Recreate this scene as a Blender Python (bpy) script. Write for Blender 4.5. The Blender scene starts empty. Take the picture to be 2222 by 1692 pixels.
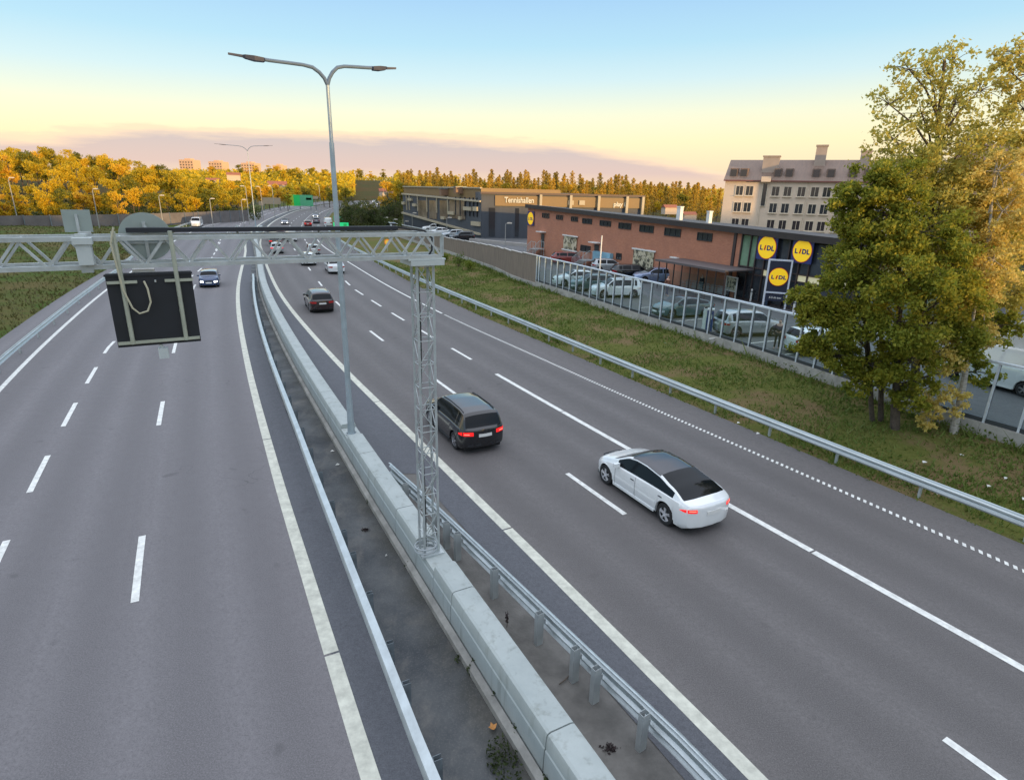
import bpy, math, random
from mathutils import Vector, Matrix, noise as mnoise
R_ = math.radians
random.seed(7)
SC = bpy.context.scene
COL = SC.collection
# ------------------------------------------------------------------ camera, sky, sun, exposure
CAMH, PITCH, ROLL, FPX = 9.25, R_(18.48), R_(1.32), 1292.0
cd = bpy.data.cameras.new("camera"); cam = bpy.data.objects.new("camera", cd); COL.objects.link(cam)
cd.sensor_fit = 'HORIZONTAL'; cd.sensor_width = 36.0; cd.lens = 36.0 * FPX / 2222.0
cd.clip_start = 0.1; cd.clip_end = 8000
cam.matrix_world = Matrix.Translation((0, 0, CAMH)) @ Matrix.Rotation(math.pi/2 - PITCH, 4, 'X') @ Matrix.Rotation(ROLL, 4, 'Z')
SC.camera = cam
SUN_DIR = Vector((0.70, -0.71, 0)).normalized()      # where the low sun stands: behind, to the right
SUN_EL = R_(2.0)
W = bpy.data.worlds.new("World"); SC.world = W; W.use_nodes = True
SC.view_settings.view_transform = 'Standard'; SC.view_settings.look = 'None'
SC.view_settings.exposure = 0.0; SC.view_settings.gamma = 1.0

def world():
    nt = W.node_tree; N = nt.nodes; L = nt.links; N.clear()
    out = N.new('ShaderNodeOutputWorld'); bg = N.new('ShaderNodeBackground'); bg.inputs[1].default_value = 0.12
    sky = N.new('ShaderNodeTexSky'); sky.sky_type = 'NISHITA'; sky.sun_disc = False
    sky.sun_elevation = SUN_EL; sky.sun_rotation = math.atan2(SUN_DIR.x, SUN_DIR.y)
    tc = N.new('ShaderNodeTexCoord'); sp = N.new('ShaderNodeSeparateXYZ'); L.new(tc.outputs['Generated'], sp.inputs[0])
    def math_(op, a, b=None, clamp=False):
        m = N.new('ShaderNodeMath'); m.operation = op; m.use_clamp = clamp
        for i, v in enumerate((a, b)):
            if v is None: continue
            if isinstance(v, (int, float)): m.inputs[i].default_value = v
            else: L.new(v, m.inputs[i])
        return m.outputs[0]
    def ramp(src, stops):
        r = N.new('ShaderNodeValToRGB'); r.color_ramp.interpolation = 'LINEAR'
        e = r.color_ramp.elements
        while len(e) < len(stops): e.new(0.5)
        for k, (p, c) in zip(e, stops): k.position = p; k.color = (*c, 1)
        L.new(src, r.inputs[0]); return r.outputs[0]
    def mix(f, a, b):
        m = N.new('ShaderNodeMix'); m.data_type = 'RGBA'
        for i, v in ((0, f), (6, a), (7, b)):
            if isinstance(v, (int, float)): m.inputs[i].default_value = v
            elif isinstance(v, tuple): m.inputs[i].default_value = (*v, 1)
            else: L.new(v, m.inputs[i])
        return m.outputs[2]
    z = sp.outputs[2]; x = sp.outputs[0]
    n0 = N.new('ShaderNodeTexNoise'); n0.inputs['Scale'].default_value = 2.2; L.new(tc.outputs['Generated'], n0.inputs[0])
    zz = math_('ADD', z, math_('MULTIPLY', x, -0.02))
    base = ramp(zz, [(0.0, (.98, .72, .50)), (.035, (1.06, .88, .60)), (.07, (1.12, 1.0, .64)), (.11, (1.0, 1.02, .78)),
                     (.155, (.70, .92, .98)), (.20, (.50, .81, 1.0)), (.26, (.40, .68, .99)), (.55, (.68, .74, .86)), (1.0, (.76, .80, .90))])
    # long low cloud bank
    mp = N.new('ShaderNodeMapping'); mp.inputs['Scale'].default_value = (4.5, 4.5, 34); L.new(tc.outputs['Generated'], mp.inputs[0])
    n1 = N.new('ShaderNodeTexNoise'); n1.inputs['Scale'].default_value = 1.6; n1.inputs['Detail'].default_value = 7; n1.inputs['Roughness'].default_value = .6
    L.new(mp.outputs[0], n1.inputs[0])
    xs = math_('ADD', math_('MULTIPLY', x, .5), .5)
    topr = ramp(xs, [(0.0, (.03,)*3), (.175, (.050,)*3), (.24, (.069,)*3), (.30, (.076,)*3), (.42, (.081,)*3), (.53, (.071,)*3), (.61, (.054,)*3), (.66, (.032,)*3), (.70, (.0,)*3)])
    zn = math_('ADD', z, math_('MULTIPLY', math_('SUBTRACT', n1.outputs[0], .5), .034))
    d = math_('SUBTRACT', topr, zn)
    m1 = math_('MULTIPLY', math_('ADD', d, .003), 230, True)
    core = math_('MULTIPLY', math_('SUBTRACT', d, .004), 75, True)
    fade = math_('MULTIPLY', math_('ADD', z, -.004), 40, True)
    cc = mix(core, (1.15, .86, .62), mix(math_('MULTIPLY', z, 16, True), (.94, .68, .58), (.66, .57, .61)))
    col = mix(math_('MULTIPLY', math_('MULTIPLY', m1, .95), fade), base, cc)
    # scaled to the Background strength, plus the physical sky
    sc = N.new('ShaderNodeVectorMath'); sc.operation = 'SCALE'; sc.inputs['Scale'].default_value = 7.6; L.new(col, sc.inputs[0])
    up = math_('ADD', math_('MULTIPLY', math_('MULTIPLY', math_('ADD', z, -.30), 2.2, True), SKYUP), 1.0)
    sc2 = N.new('ShaderNodeVectorMath'); sc2.operation = 'SCALE'; L.new(sc.outputs[0], sc2.inputs[0]); L.new(up, sc2.inputs['Scale'])
    ad = N.new('ShaderNodeVectorMath'); ad.operation = 'ADD'; L.new(sc2.outputs[0], ad.inputs[0])
    sk2 = N.new('ShaderNodeVectorMath'); sk2.operation = 'SCALE'; sk2.inputs['Scale'].default_value = .35; L.new(sky.outputs[0], sk2.inputs[0]); L.new(sk2.outputs[0], ad.inputs[1])
    L.new(ad.outputs[0], bg.inputs[0]); L.new(bg.outputs[0], out.inputs[0])
SKYUP = 1.25
world()
sl = bpy.data.lights.new("sun", 'SUN'); sun = bpy.data.objects.new("sun", sl); COL.objects.link(sun)
sl.energy = 5.0; sl.angle = R_(0.5); sl.color = (1.0, .64, .27)
sd = Vector((SUN_DIR.x*math.cos(SUN_EL), SUN_DIR.y*math.cos(SUN_EL), math.sin(SUN_EL)))
sun.rotation_euler = sd.to_track_quat('Z', 'Y').to_euler(); sun.location = sd*200

# ------------------------------------------------------------------ helpers: photo measurements to ground positions
K = 2222/2206.0
def ray(px, py):
    x = (px-1111)/FPX; y = -(py-846)/FPX
    c, s = math.cos(ROLL), math.sin(ROLL); x, y = c*x-s*y, s*x+c*y
    return Vector((x, math.cos(PITCH)+y*math.sin(PITCH), -math.sin(PITCH)+y*math.cos(PITCH)))
def GS(px, py, z=0.0):
    d = ray(px, py); t = (z-CAMH)/d.z; return Vector((d.x*t, d.y*t, z))
def G(px, py, z=0.0): return GS(px*K, py*K, z)
def RS(px, py, Y):
    d = ray(px, py); t = Y/d.y; return Vector((d.x*t, Y, CAMH+d.z*t))
def RR(px, py, Y): return RS(px*K, py*K, Y)

# ------------------------------------------------------------------ materials
MATS = {}
def mat(name, col, rough=.6, metal=0.0, noise=None, bump=None, emit=None, spec=.5, coat=0.0, col2=None, coords='Object', stretch=None):
    if name in MATS: return MATS[name]
    m = bpy.data.materials.new(name); m.use_nodes = True; nt = m.node_tree; N = nt.nodes; L = nt.links
    b = N['Principled BSDF']; b.inputs['Base Color'].default_value = (*col, 1); b.inputs['Roughness'].default_value = rough
    b.inputs['Metallic'].default_value = metal; b.inputs['Specular IOR Level'].default_value = spec; b.inputs['Coat Weight'].default_value = coat
    if emit: b.inputs['Emission Color'].default_value = (*emit[0], 1); b.inputs['Emission Strength'].default_value = emit[1]
    if noise or bump:
        tc = N.new('ShaderNodeTexCoord'); mp = N.new('ShaderNodeMapping'); L.new(tc.outputs[coords], mp.inputs[0])
        if stretch: mp.inputs['Scale'].default_value = stretch
    if noise:
        t = N.new('ShaderNodeTexNoise'); t.inputs['Scale'].default_value = noise[0]; t.inputs['Detail'].default_value = 6
        t.inputs['Roughness'].default_value = .65
        L.new(mp.outputs[0], t.inputs[0]); r = N.new('ShaderNodeValToRGB'); a = noise[1]
        c2 = col2 or tuple(min(1, c*(1+a)) for c in col)
        r.color_ramp.elements[0].position = .32; r.color_ramp.elements[1].position = .68
        r.color_ramp.elements[0].color = (*[c*(1-a) for c in col], 1); r.color_ramp.elements[1].color = (*c2, 1)
        L.new(t.outputs[0], r.inputs[0]); L.new(r.outputs[0], b.inputs['Base Color'])
        ra = N.new('ShaderNodeMapRange'); ra.inputs['To Min'].default_value = max(0, rough-.12); ra.inputs['To Max'].default_value = min(1, rough+.12)
        L.new(t.outputs[0], ra.inputs[0]); L.new(ra.outputs[0], b.inputs['Roughness'])
    if bump:
        t2 = N.new('ShaderNodeTexNoise'); t2.inputs['Scale'].default_value = bump[0]; t2.inputs['Detail'].default_value = 4
        L.new(mp.outputs[0], t2.inputs[0]); bp = N.new('ShaderNodeBump'); bp.inputs['Strength'].default_value = bump[1]; bp.inputs['Distance'].default_value = bump[2] if len(bump) > 2 else .02
        L.new(t2.outputs[0], bp.inputs['Height']); L.new(bp.outputs[0], b.inputs['Normal'])
    MATS[name] = m; return m

def node_mat(name, fn):
    m = bpy.data.materials.new(name); m.use_nodes = True; nt = m.node_tree
    fn(nt, nt.nodes, nt.links, nt.nodes['Principled BSDF']); MATS[name] = m; return m
def NM(nt, op, a, b=None, clamp=False):
    m = nt.nodes.new('ShaderNodeMath'); m.operation = op; m.use_clamp = clamp
    for i, v in enumerate((a, b)):
        if v is None: continue
        if isinstance(v, (int, float)): m.inputs[i].default_value = v
        else: nt.links.new(v, m.inputs[i])
    return m.outputs[0]
def NX(nt, f, a, b, mode='MIX'):
    m = nt.nodes.new('ShaderNodeMix'); m.data_type = 'RGBA'; m.blend_type = mode
    for i, v in ((0, f), (6, a), (7, b)):
        if isinstance(v, (int, float)): m.inputs[i].default_value = v
        elif isinstance(v, tuple): m.inputs[i].default_value = (*v, 1)
        else: nt.links.new(v, m.inputs[i])
    return m.outputs[2]
def NN(nt, vec, scale, detail=5, rough=.6, stretch=None):
    t = nt.nodes.new('ShaderNodeTexNoise'); t.inputs['Scale'].default_value = scale; t.inputs['Detail'].default_value = detail; t.inputs['Roughness'].default_value = rough
    if stretch:
        mp = nt.nodes.new('ShaderNodeMapping'); mp.inputs['Scale'].default_value = stretch; nt.links.new(vec, mp.inputs[0]); vec = mp.outputs[0]
    nt.links.new(vec, t.inputs[0]); return t.outputs[0]
def NR(nt, src, a, b, c=0.0, d=1.0):
    r = nt.nodes.new('ShaderNodeMapRange'); nt.links.new(src, r.inputs[0])
    for i, v in enumerate((a, b, c, d)): r.inputs[i+1].default_value = v
    return r.outputs[0]

def asphalt(name, col, lanes=(), lw=3.6, wear=.25, patchy=.16, rough=.75):
    """u (metres across) and v (metres along) come from the strip's UV map; tyre tracks follow the lanes"""
    def fn(nt, N, L, b):
        uv = N.new('ShaderNodeUVMap'); sp = N.new('ShaderNodeSeparateXYZ'); L.new(uv.outputs[0], sp.inputs[0])
        geo = N.new('ShaderNodeNewGeometry'); P = geo.outputs['Position']
        fine = NN(nt, P, 38, 4, .8); gr = NN(nt, P, 11, 4, .75); med = NN(nt, P, 3.0, 6, .7); big = NN(nt, P, .22, 4)
        streak = NN(nt, uv.outputs[0], 1.0, 4, .6, (1.7, .06, 1))
        c = NX(nt, NR(nt, big, .3, .7), tuple(x*(1-patchy) for x in col), tuple(x*(1+patchy) for x in col))
        c = NX(nt, NR(nt, med, .35, .75), c, tuple(x*.80 for x in col))
        c = NX(nt, NM(nt, 'MULTIPLY', NR(nt, streak, .48, .70), .6), c, tuple(x*.62 for x in col)); c = NX(nt, NM(nt, 'MULTIPLY', NR(nt, gr, .38, .68), .55), c, tuple(x*1.30 for x in col)); c = NX(nt, NM(nt, 'MULTIPLY', NR(nt, gr, .62, .38), .35), c, tuple(x*.6 for x in col))
        tr = None
        for u0 in lanes:
            for du in (-.85, .85):
                g = NM(nt, 'ABSOLUTE', NM(nt, 'SUBTRACT', sp.outputs[0], u0+du)); g = NR(nt, g, .15, .85, 1, 0)
                tr = g if tr is None else NM(nt, 'MAXIMUM', tr, g)
        if tr is not None:
            c = NX(nt, NM(nt, 'MULTIPLY', tr, wear), c, tuple(x*.68 for x in col))
        c = NX(nt, NM(nt, 'MULTIPLY', NR(nt, fine, .42, .72), .8), c, tuple(min(1, x*1.55) for x in col))
        spots = NN(nt, P, 1.1, 2, .5); c = NX(nt, NM(nt, 'MULTIPLY', NR(nt, spots, .70, .76), .45), c, tuple(x*.5 for x in col))
        vo = N.new('ShaderNodeTexVoronoi'); vo.feature = 'DISTANCE_TO_EDGE'; vo.inputs['Scale'].default_value = .085
        mpv = N.new('ShaderNodeVectorMath'); mpv.operation = 'ADD'; L.new(P, mpv.inputs[0])
        nz = N.new('ShaderNodeTexNoise'); nz.inputs['Scale'].default_value = .8; L.new(P, nz.inputs[0]); sc = N.new('ShaderNodeVectorMath'); sc.operation = 'SCALE'; sc.inputs['Scale'].default_value = 2.5
        L.new(nz.outputs[1], sc.inputs[0]); L.new(sc.outputs[0], mpv.inputs[1]); L.new(mpv.outputs[0], vo.inputs['Vector'])
        crack = NM(nt, 'MULTIPLY', NR(nt, vo.outputs['Distance'], .0, .0016, 1, 0), NR(nt, NN(nt, P, .12, 2), .5, .56, 0, .6))
        c = NX(nt, crack, c, tuple(x*.35 for x in col))
        L.new(c, b.inputs['Base Color']); L.new(NR(nt, med, .2, .8, rough-.1, rough+.08), b.inputs['Roughness']); b.inputs['Specular IOR Level'].default_value = .35
        bp = N.new('ShaderNodeBump'); bp.inputs['Strength'].default_value = .5; bp.inputs['Distance'].default_value = .006; L.new(fine, bp.inputs['Height']); L.new(bp.outputs[0], b.inputs['Normal'])
    return node_mat(name, fn)

def grassy(name, g1, g2, br, scale=.35, thr=(.45, .62)):
    def fn(nt, N, L, b):
        geo = N.new('ShaderNodeNewGeometry'); P = geo.outputs['Position']
        c = NX(nt, NR(nt, NN(nt, P, 6, 5, .7), .35, .7), g1, g2)
        c = NX(nt, NM(nt, 'MULTIPLY', NR(nt, NN(nt, P, scale, 5, .65), thr[0], thr[1]), .85), c, br)
        c = NX(nt, NM(nt, 'MULTIPLY', NR(nt, NN(nt, P, 22, 3, .7), .55, .75), .5), c, tuple(x*.4 for x in g1))
        L.new(c, b.inputs['Base Color']); b.inputs['Roughness'].default_value = .95; b.inputs['Specular IOR Level'].default_value = .1
        bp = N.new('ShaderNodeBump'); bp.inputs['Strength'].default_value = .8; bp.inputs['Distance'].default_value = .08; L.new(NN(nt, P, 9, 5, .7), bp.inputs['Height']); L.new(bp.outputs[0], b.inputs['Normal'])
    return node_mat(name, fn)

def leafy(name, cols, trans=.35):
    """leaves: colour varies from tree to tree (object random) and from clump to clump"""
    def fn(nt, N, L, b):
        oi = N.new('ShaderNodeObjectInfo'); geo = N.new('ShaderNodeNewGeometry')
        r = N.new('ShaderNodeValToRGB'); e = r.color_ramp.elements
        while len(e) < len(cols): e.new(.5)
        for i, (k, c) in enumerate(zip(e, cols)): k.position = i/(len(cols)-1); k.color = (*c, 1)
        f = NM(nt, 'ADD', NM(nt, 'MULTIPLY', oi.outputs['Random'], .62), NM(nt, 'MULTIPLY', NN(nt, geo.outputs['Position'], .55, 4, .7), .5), True)
        f = NM(nt, 'ADD', f, NM(nt, 'MULTIPLY', NM(nt, 'SUBTRACT', geo.outputs['Random Per Island'], .5), .24), True)
        L.new(f, r.inputs[0])
        L.new(r.outputs[0], b.inputs['Base Color']); b.inputs['Roughness'].default_value = .6; b.inputs['Specular IOR Level'].default_value = .25
        tr = N.new('ShaderNodeBsdfTranslucent'); L.new(r.outputs[0], tr.inputs[0])
        mx = N.new('ShaderNodeMixShader'); mx.inputs[0].default_value = trans
        L.new(b.outputs[0], mx.inputs[1]); L.new(tr.outputs[0], mx.inputs[2]); L.new(mx.outputs[0], N['Material Output'].inputs[0])
    return node_mat(name, fn)

def glass_thin(name, tint, refl=.08):
    def fn(nt, N, L, b):
        t = N.new('ShaderNodeBsdfTransparent'); t.inputs[0].default_value = (*tint, 1)
        g = N.new('ShaderNodeBsdfGlossy'); g.inputs['Roughness'].default_value = .03
        fr = N.new('ShaderNodeFresnel'); fr.inputs[0].default_value = 1.45
        mx = N.new('ShaderNodeMixShader'); L.new(NM(nt, 'MULTIPLY', fr.outputs[0], refl*9), mx.inputs[0])
        L.new(t.outputs[0], mx.inputs[1]); L.new(g.outputs[0], mx.inputs[2]); L.new(mx.outputs[0], N['Material Output'].inputs[0])
    return node_mat(name, fn)

M_galv = mat('galvanised_steel', (.44, .475, .475), .45, .35, noise=(3.5, .16), bump=(40, .1))
M_galvd = mat('weathered_steel', (.17, .20, .22), .5, .4, noise=(6, .25))
M_rail = mat('guardrail_steel', (.46, .51, .52), .38, .6, noise=(2.2, .14), coords='Generated', stretch=(60, 60, 1))
M_white = mat('white_paint', (.72, .72, .70), .5, noise=(4, .06))
M_dark = mat('dark_plastic', (.022, .024, .028), .5, noise=(8, .3))
M_black = mat('black_rubber', (.012, .012, .013), .7)
M_mark = mat('road_paint', (.66, .66, .62), .7, noise=(5, .22), bump=(60, .3, .004), coords='Object')
M_markc = mat('road_paint_cream', (.52, .52, .44), .75, noise=(3.5, .22), bump=(60, .3, .004))
def concrete_fn(nt, N, L, b):
    geo = N.new('ShaderNodeNewGeometry'); P = geo.outputs['Position']
    c = NX(nt, NR(nt, NN(nt, P, 1.2, 7, .7), .3, .7), (.32, .355, .345), (.395, .43, .415))
    c = NX(nt, NM(nt, 'MULTIPLY', NR(nt, NN(nt, P, .9, 5, .75), .55, .72), .32), c, (.24, .27, .265))
    c = NX(nt, NM(nt, 'MULTIPLY', NR(nt, NN(nt, P, 1.6, 3, .6, (3, 3, .35)), .55, .72), .45), c, (.17, .18, .15))
    L.new(c, b.inputs['Base Color']); b.inputs['Roughness'].default_value = .8; b.inputs['Specular IOR Level'].default_value = .3
    bp = N.new('ShaderNodeBump'); bp.inputs['Strength'].default_value = .35; bp.inputs['Distance'].default_value = .01; L.new(NN(nt, P, 30, 5, .7), bp.inputs['Height']); L.new(bp.outputs[0], b.inputs['Normal'])
M_conc = node_mat('barrier_concrete', concrete_fn)
M_conc2 = mat('plinth_concrete', (.36, .35, .32), .85, noise=(1.8, .22), bump=(30, .3))
M_rbr = mat('kerb_concrete', (.30, .30, .28), .85, noise=(2, .2))
def median_fn(nt, N, L, b):
    geo = N.new('ShaderNodeNewGeometry'); P = geo.outputs['Position']
    uv = N.new('ShaderNodeUVMap'); sp = N.new('ShaderNodeSeparateXYZ'); L.new(uv.outputs[0], sp.inputs[0])
    w = NN(nt, P, .45, 5, .65); w2 = NN(nt, P, 1.3, 6, .7, (1, .6, 1))
    c = NX(nt, NR(nt, w, .35, .68), (.030, .036, .042), (.068, .072, .072))
    c = NX(nt, NM(nt, 'MULTIPLY', NR(nt, w2, .50, .72), .7), c, (.14, .13, .115))
    dirt = NM(nt, 'MULTIPLY', NR(nt, sp.outputs[0], .38, .72), NR(nt, NN(nt, P, .8, 5, .7), .30, .6))
    c = NX(nt, NM(nt, 'MULTIPLY', dirt, .8, True), c, (.034, .033, .024))
    c = NX(nt, NM(nt, 'MULTIPLY', NR(nt, NN(nt, P, 30, 3, .7), .5, .75), .4), c, (.16, .15, .14))
    L.new(c, b.inputs['Base Color']); L.new(NR(nt, w, .35, .65, .82, .5), b.inputs['Roughness'])
M_median = node_mat('median_ground', median_fn)
M_glass = glass_thin('noise_screen_glass', (.80, .92, .93), .022)
M_carglass = mat('dark_car_glass', (.006, .008, .010), .06, spec=.22)
M_winglass = mat('window_glass', (.03, .035, .04), .08, spec=.8)
M_tyre = mat('tyre_rubber', (.018, .018, .019), .75)
M_rim = mat('alloy', (.50, .50, .52), .3, .8)
M_under = mat('underbody_black', (.008, .008, .009), .8)
M_tail = mat('lit_tail_lamp', (.5, .01, .01), .15, emit=((1, .02, .02), .85))
M_tailoff = mat('tail_lamp', (.38, .015, .015), .15)
M_head = mat('lit_headlamp', (.9, .9, .85), .2, emit=((1, .97, .85), 5))
M_headoff = mat('headlamp_glass', (.55, .57, .60), .1)
M_plate = mat('plate_white', (.62, .62, .60), .4)

# ------------------------------------------------------------------ mesh builder
class MB:
    def __init__(s): s.v = []; s.f = []; s.uv = None
    def add(s, vs, fs):
        o = len(s.v); s.v += [tuple(v) for v in vs]; s.f += [tuple(i+o for i in f) for f in fs]; return s
    def box(s, c, d, rz=0, rx=0, ry=0):
        M = Matrix.Rotation(rz, 3, 'Z') @ Matrix.Rotation(rx, 3, 'X') @ Matrix.Rotation(ry, 3, 'Y'); c = Vector(c)
        vs = [c + M @ Vector((x*d[0]/2, y*d[1]/2, z*d[2]/2)) for x in (-1, 1) for y in (-1, 1) for z in (-1, 1)]
        return s.add(vs, [(0, 1, 3, 2), (4, 6, 7, 5), (0, 4, 5, 1), (2, 3, 7, 6), (0, 2, 6, 4), (1, 5, 7, 3)])
    def bar(s, a, b, w, h=None):
        """square bar from a to b"""
        a, b = Vector(a), Vector(b); h = h or w; t = (b-a).normalized()
        u = t.cross(Vector((0, 0, 1)));  u = Vector((1, 0, 0)) if u.length < 1e-4 else u.normalized(); n = u.cross(t)
        vs = [p + u*x*w/2 + n*y*h/2 for p in (a, b) for x, y in ((-1, -1), (1, -1), (1, 1), (-1, 1))]
        return s.add(vs, [(0, 1, 2, 3), (7, 6, 5, 4), (0, 4, 5, 1), (1, 5, 6, 2), (2, 6, 7, 3), (3, 7, 4, 0)])
    def tube(s, pts, rad, n=8, cap=True):
        pts = [Vector(p) for p in pts]; rs = rad if isinstance(rad, (list, tuple)) else [rad]*len(pts)
        vs = []; prev = None
        for i, p in enumerate(pts):
            t = (pts[min(i+1, len(pts)-1)]-pts[max(i-1, 0)]).normalized()
            if prev is None:
                u = t.cross(Vector((0, 0, 1))); u = Vector((1, 0, 0)) if u.length < .05 else u.normalized()
            else: u = (prev - t*prev.dot(t)).normalized()
            prev = u; w = t.cross(u)
            for k in range(n):
                a = 2*math.pi*k/n; vs.append(p + (u*math.cos(a)+w*math.sin(a))*rs[i])
        fs = [(i*n+k, i*n+(k+1) % n, (i+1)*n+(k+1) % n, (i+1)*n+k) for i in range(len(pts)-1) for k in range(n)]
        if cap: fs += [tuple(reversed(range(n))), tuple(range((len(pts)-1)*n, len(pts)*n))]
        return s.add(vs, fs)
    def prism(s, poly, z0, z1):
        n = len(poly); vs = [(x, y, z0) for x, y in poly]+[(x, y, z1) for x, y in poly]
        return s.add(vs, [tuple(reversed(range(n))), tuple(range(n, 2*n))]+[(i, (i+1) % n, n+(i+1) % n, n+i) for i in range(n)])
    def quad(s, a, b, c, d): return s.add([a, b, c, d], [(0, 1, 2, 3)])
    def build(s, name, m, parent=None, smooth=False, ang=35):
        me = bpy.data.meshes.new(name); me.from_pydata(s.v, [], s.f); me.materials.append(m)
        if s.uv:
            l = me.uv_layers.new(name='UVMap')
            for p in me.polygons:
                for li in p.loop_indices: l.data[li].uv = s.uv[me.loops[li].vertex_index]
        if smooth:
            me.polygons.foreach_set('use_smooth', [True]*len(me.polygons)); me.set_sharp_from_angle(angle=R_(ang))
        me.update()
        o = bpy.data.objects.new(name, me); COL.objects.link(o)
        if parent: o.parent = parent
        return o
def tag(o, label, cat, group=None):
    o['label'] = label; o['category'] = cat
    if group: o['group'] = group
    return o
def thing(name, label, cat, loc=(0, 0, 0), rz=0, group=None):
    o = bpy.data.objects.new(name, None); COL.objects.link(o); o.empty_display_size = .2
    o.location = loc; o.rotation_euler = (0, 0, rz); return tag(o, label, cat, group)
def kind(o, k='structure'): o['kind'] = k; return o
def copy_tree(o, parent=None):
    c = o.copy(); COL.objects.link(c)
    if parent: c.parent = parent
    for ch in [x for x in CH.get(o.name, [])]: 
        cc = ch.copy(); COL.objects.link(cc); cc.parent = c
        for g in CH.get(ch.name, []):
            gg = g.copy(); COL.objects.link(gg); gg.parent = cc
    return c
CH = {}
def index_children():
    CH.clear()
    for o in bpy.data.objects:
        if o.parent: CH.setdefault(o.parent.name, []).append(o)

# ------------------------------------------------------------------ road alignment
def interp(pts, x):
    if x <= pts[0][0]:
        (a, b), (c, d) = pts[0], pts[1]; return b+(x-a)*(d-b)/(c-a)
    if x >= pts[-1][0]:
        (a, b), (c, d) = pts[-2], pts[-1]; return d+(x-c)*(d-b)/(c-a)
    for i in range(len(pts)-1):
        if pts[i][0] <= x <= pts[i+1][0]: break
    def sl(j):
        j0, j1 = max(j-1, 0), min(j+1, len(pts)-1); return (pts[j1][1]-pts[j0][1])/(pts[j1][0]-pts[j0][0])
    h = pts[i+1][0]-pts[i][0]; t = (x-pts[i][0])/h; t2, t3 = t*t, t*t*t
    return (2*t3-3*t2+1)*pts[i][1]+(t3-2*t2+t)*h*sl(i)+(-2*t3+3*t2)*pts[i+1][1]+(t3-t2)*h*sl(i+1)
REFP = [(-20, 15.8), (6.6, 1.43), (12.5, -1.76), (18, -4.72), (30, -11.0), (42, -17.0), (51.7, -21.6), (61, -25.75), (81.5, -34.5),
        (105, -44.6), (140, -57.5), (180, -70), (250, -88), (350, -106), (500, -121), (750, -128)]
def ref(y): return interp(REFP, y)
class Line:
    """a line that runs along the road, measured as an offset (in x) from the median barrier"""
    def __init__(s, px=None, z=0.0, off=None, far=None):
        if px: off = sorted([(G(x, y, z).y, G(x, y, z).x-ref(G(x, y, z).y)) for x, y in px])
        # smooth the measurements a little
        o2 = []
        for i in range(len(off)):
            a, b, c = off[max(i-1, 0)], off[i], off[min(i+1, len(off)-1)]
            o2.append((b[0], (a[1]+2*b[1]+c[1])/4))
        y0, v0 = o2[0]; y1, v1 = o2[-1]
        n = max(3, int((y1-y0)/2.5)); o3 = [(y0+(y1-y0)*i/n, interp(o2, y0+(y1-y0)*i/n)) for i in range(n+1)]
        for _ in range(6): o3 = [o3[0]]+[(o3[i][0], (o3[i-1][1]+2*o3[i][1]+o3[i+1][1])/4) for i in range(1, n)]+[o3[-1]]
        o2 = o3; s.o = [(y0-30, v0), (y0-8, v0)]+o2
        if far is not None: s.o += [(y1+40, far), (y1+90, far)]
        else: s.o += [(y1+15, v1), (y1+60, v1)]
    def x(s, y):
        if y < s.o[0][0]: return ref(y)+s.o[0][1]
        if y > s.o[-1][0]: return ref(y)+s.o[-1][1]
        return ref(y)+interp(s.o, y)
    def path(s, y0, y1, step=1.0):
        n = max(2, int((y1-y0)/step)); P = [Vector((s.x(y0+(y1-y0)*i/n), y0+(y1-y0)*i/n, 0)) for i in range(n+1)]
        return P
def resample(P, step):
    out = [P[0].copy()]; d = 0; acc = step
    for a, b in zip(P, P[1:]):
        L = (b-a).length
        while acc <= d+L: out.append(a.lerp(b, (acc-d)/L)); acc += step
        d += L
    return out
def cum(P):
    c = [0]
    for a, b in zip(P, P[1:]): c.append(c[-1]+(b-a).length)
    return c
class Path:
    def __init__(s, P): s.P = P; s.c = cum(P); s.len = s.c[-1]
    def at(s, d):
        d = max(0, min(s.len-1e-6, d)); lo, hi = 0, len(s.c)-1
        while hi-lo > 1:
            m = (lo+hi)//2
            if s.c[m] <= d: lo = m
            else: hi = m
        t = (d-s.c[lo])/(s.c[hi]-s.c[lo]); p = s.P[lo].lerp(s.P[hi], t)
        tg = (s.P[min(hi+1, len(s.P)-1)]-s.P[max(lo-1, 0)]).normalized()
        return p, tg, Vector((tg.y, -tg.x, 0))          # point, forward, right
    def near(s, q):
        best = min(range(len(s.P)), key=lambda i: (s.P[i].x-q.x)**2+(s.P[i].y-q.y)**2)
        return s.c[best]

LmedW = Line([(792, 1650), (706, 1407), (652, 1190), (572, 955), (537, 795), (517, 690), (512, 640), (517, 580), (532, 540)])
RmedW = Line([(1635, 1680), (1400, 1440), (1200, 1235), (1085, 1135), (1000, 1045), (940, 990), (860, 905), (810, 862), (740, 800), (690, 735), (620, 650), (565, 562)])
RailL = Line([(935, 1680), (830, 1420), (735, 1175), (690, 1040), (640, 920), (590, 790), (560, 700), (548, 640), (549, 600)], .75)
RailR = Line([(1560, 1670), (1390, 1525), (1270, 1405), (1160, 1310), (1090, 1230), (1000, 1135), (930, 1065), (870, 1020), (815, 978)], .78)
LaneB = Line([(2130, 1650), (1298, 1071), (960, 835), (820, 730), (777, 700), (720, 647)])
LaneA = Line([(2206, 1440), (2000, 1325), (1740, 1180), (1575, 1090), (1350, 965), (1215, 888), (1066, 804), (1005, 768), (940, 730), (872, 692), (825, 662), (790, 640), (760, 622)])
SD = lambda L: [(x/K, y/K) for x, y in L]
Rumb = Line(SD([(684, 513), (711, 543), (748, 566), (843, 619), (934, 667.5), (1048, 723), (1130, 756), (1263, 818), (1440, 897), (1553, 948.5), (1638, 980), (1940, 1114), (2222, 1238)]))
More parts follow.
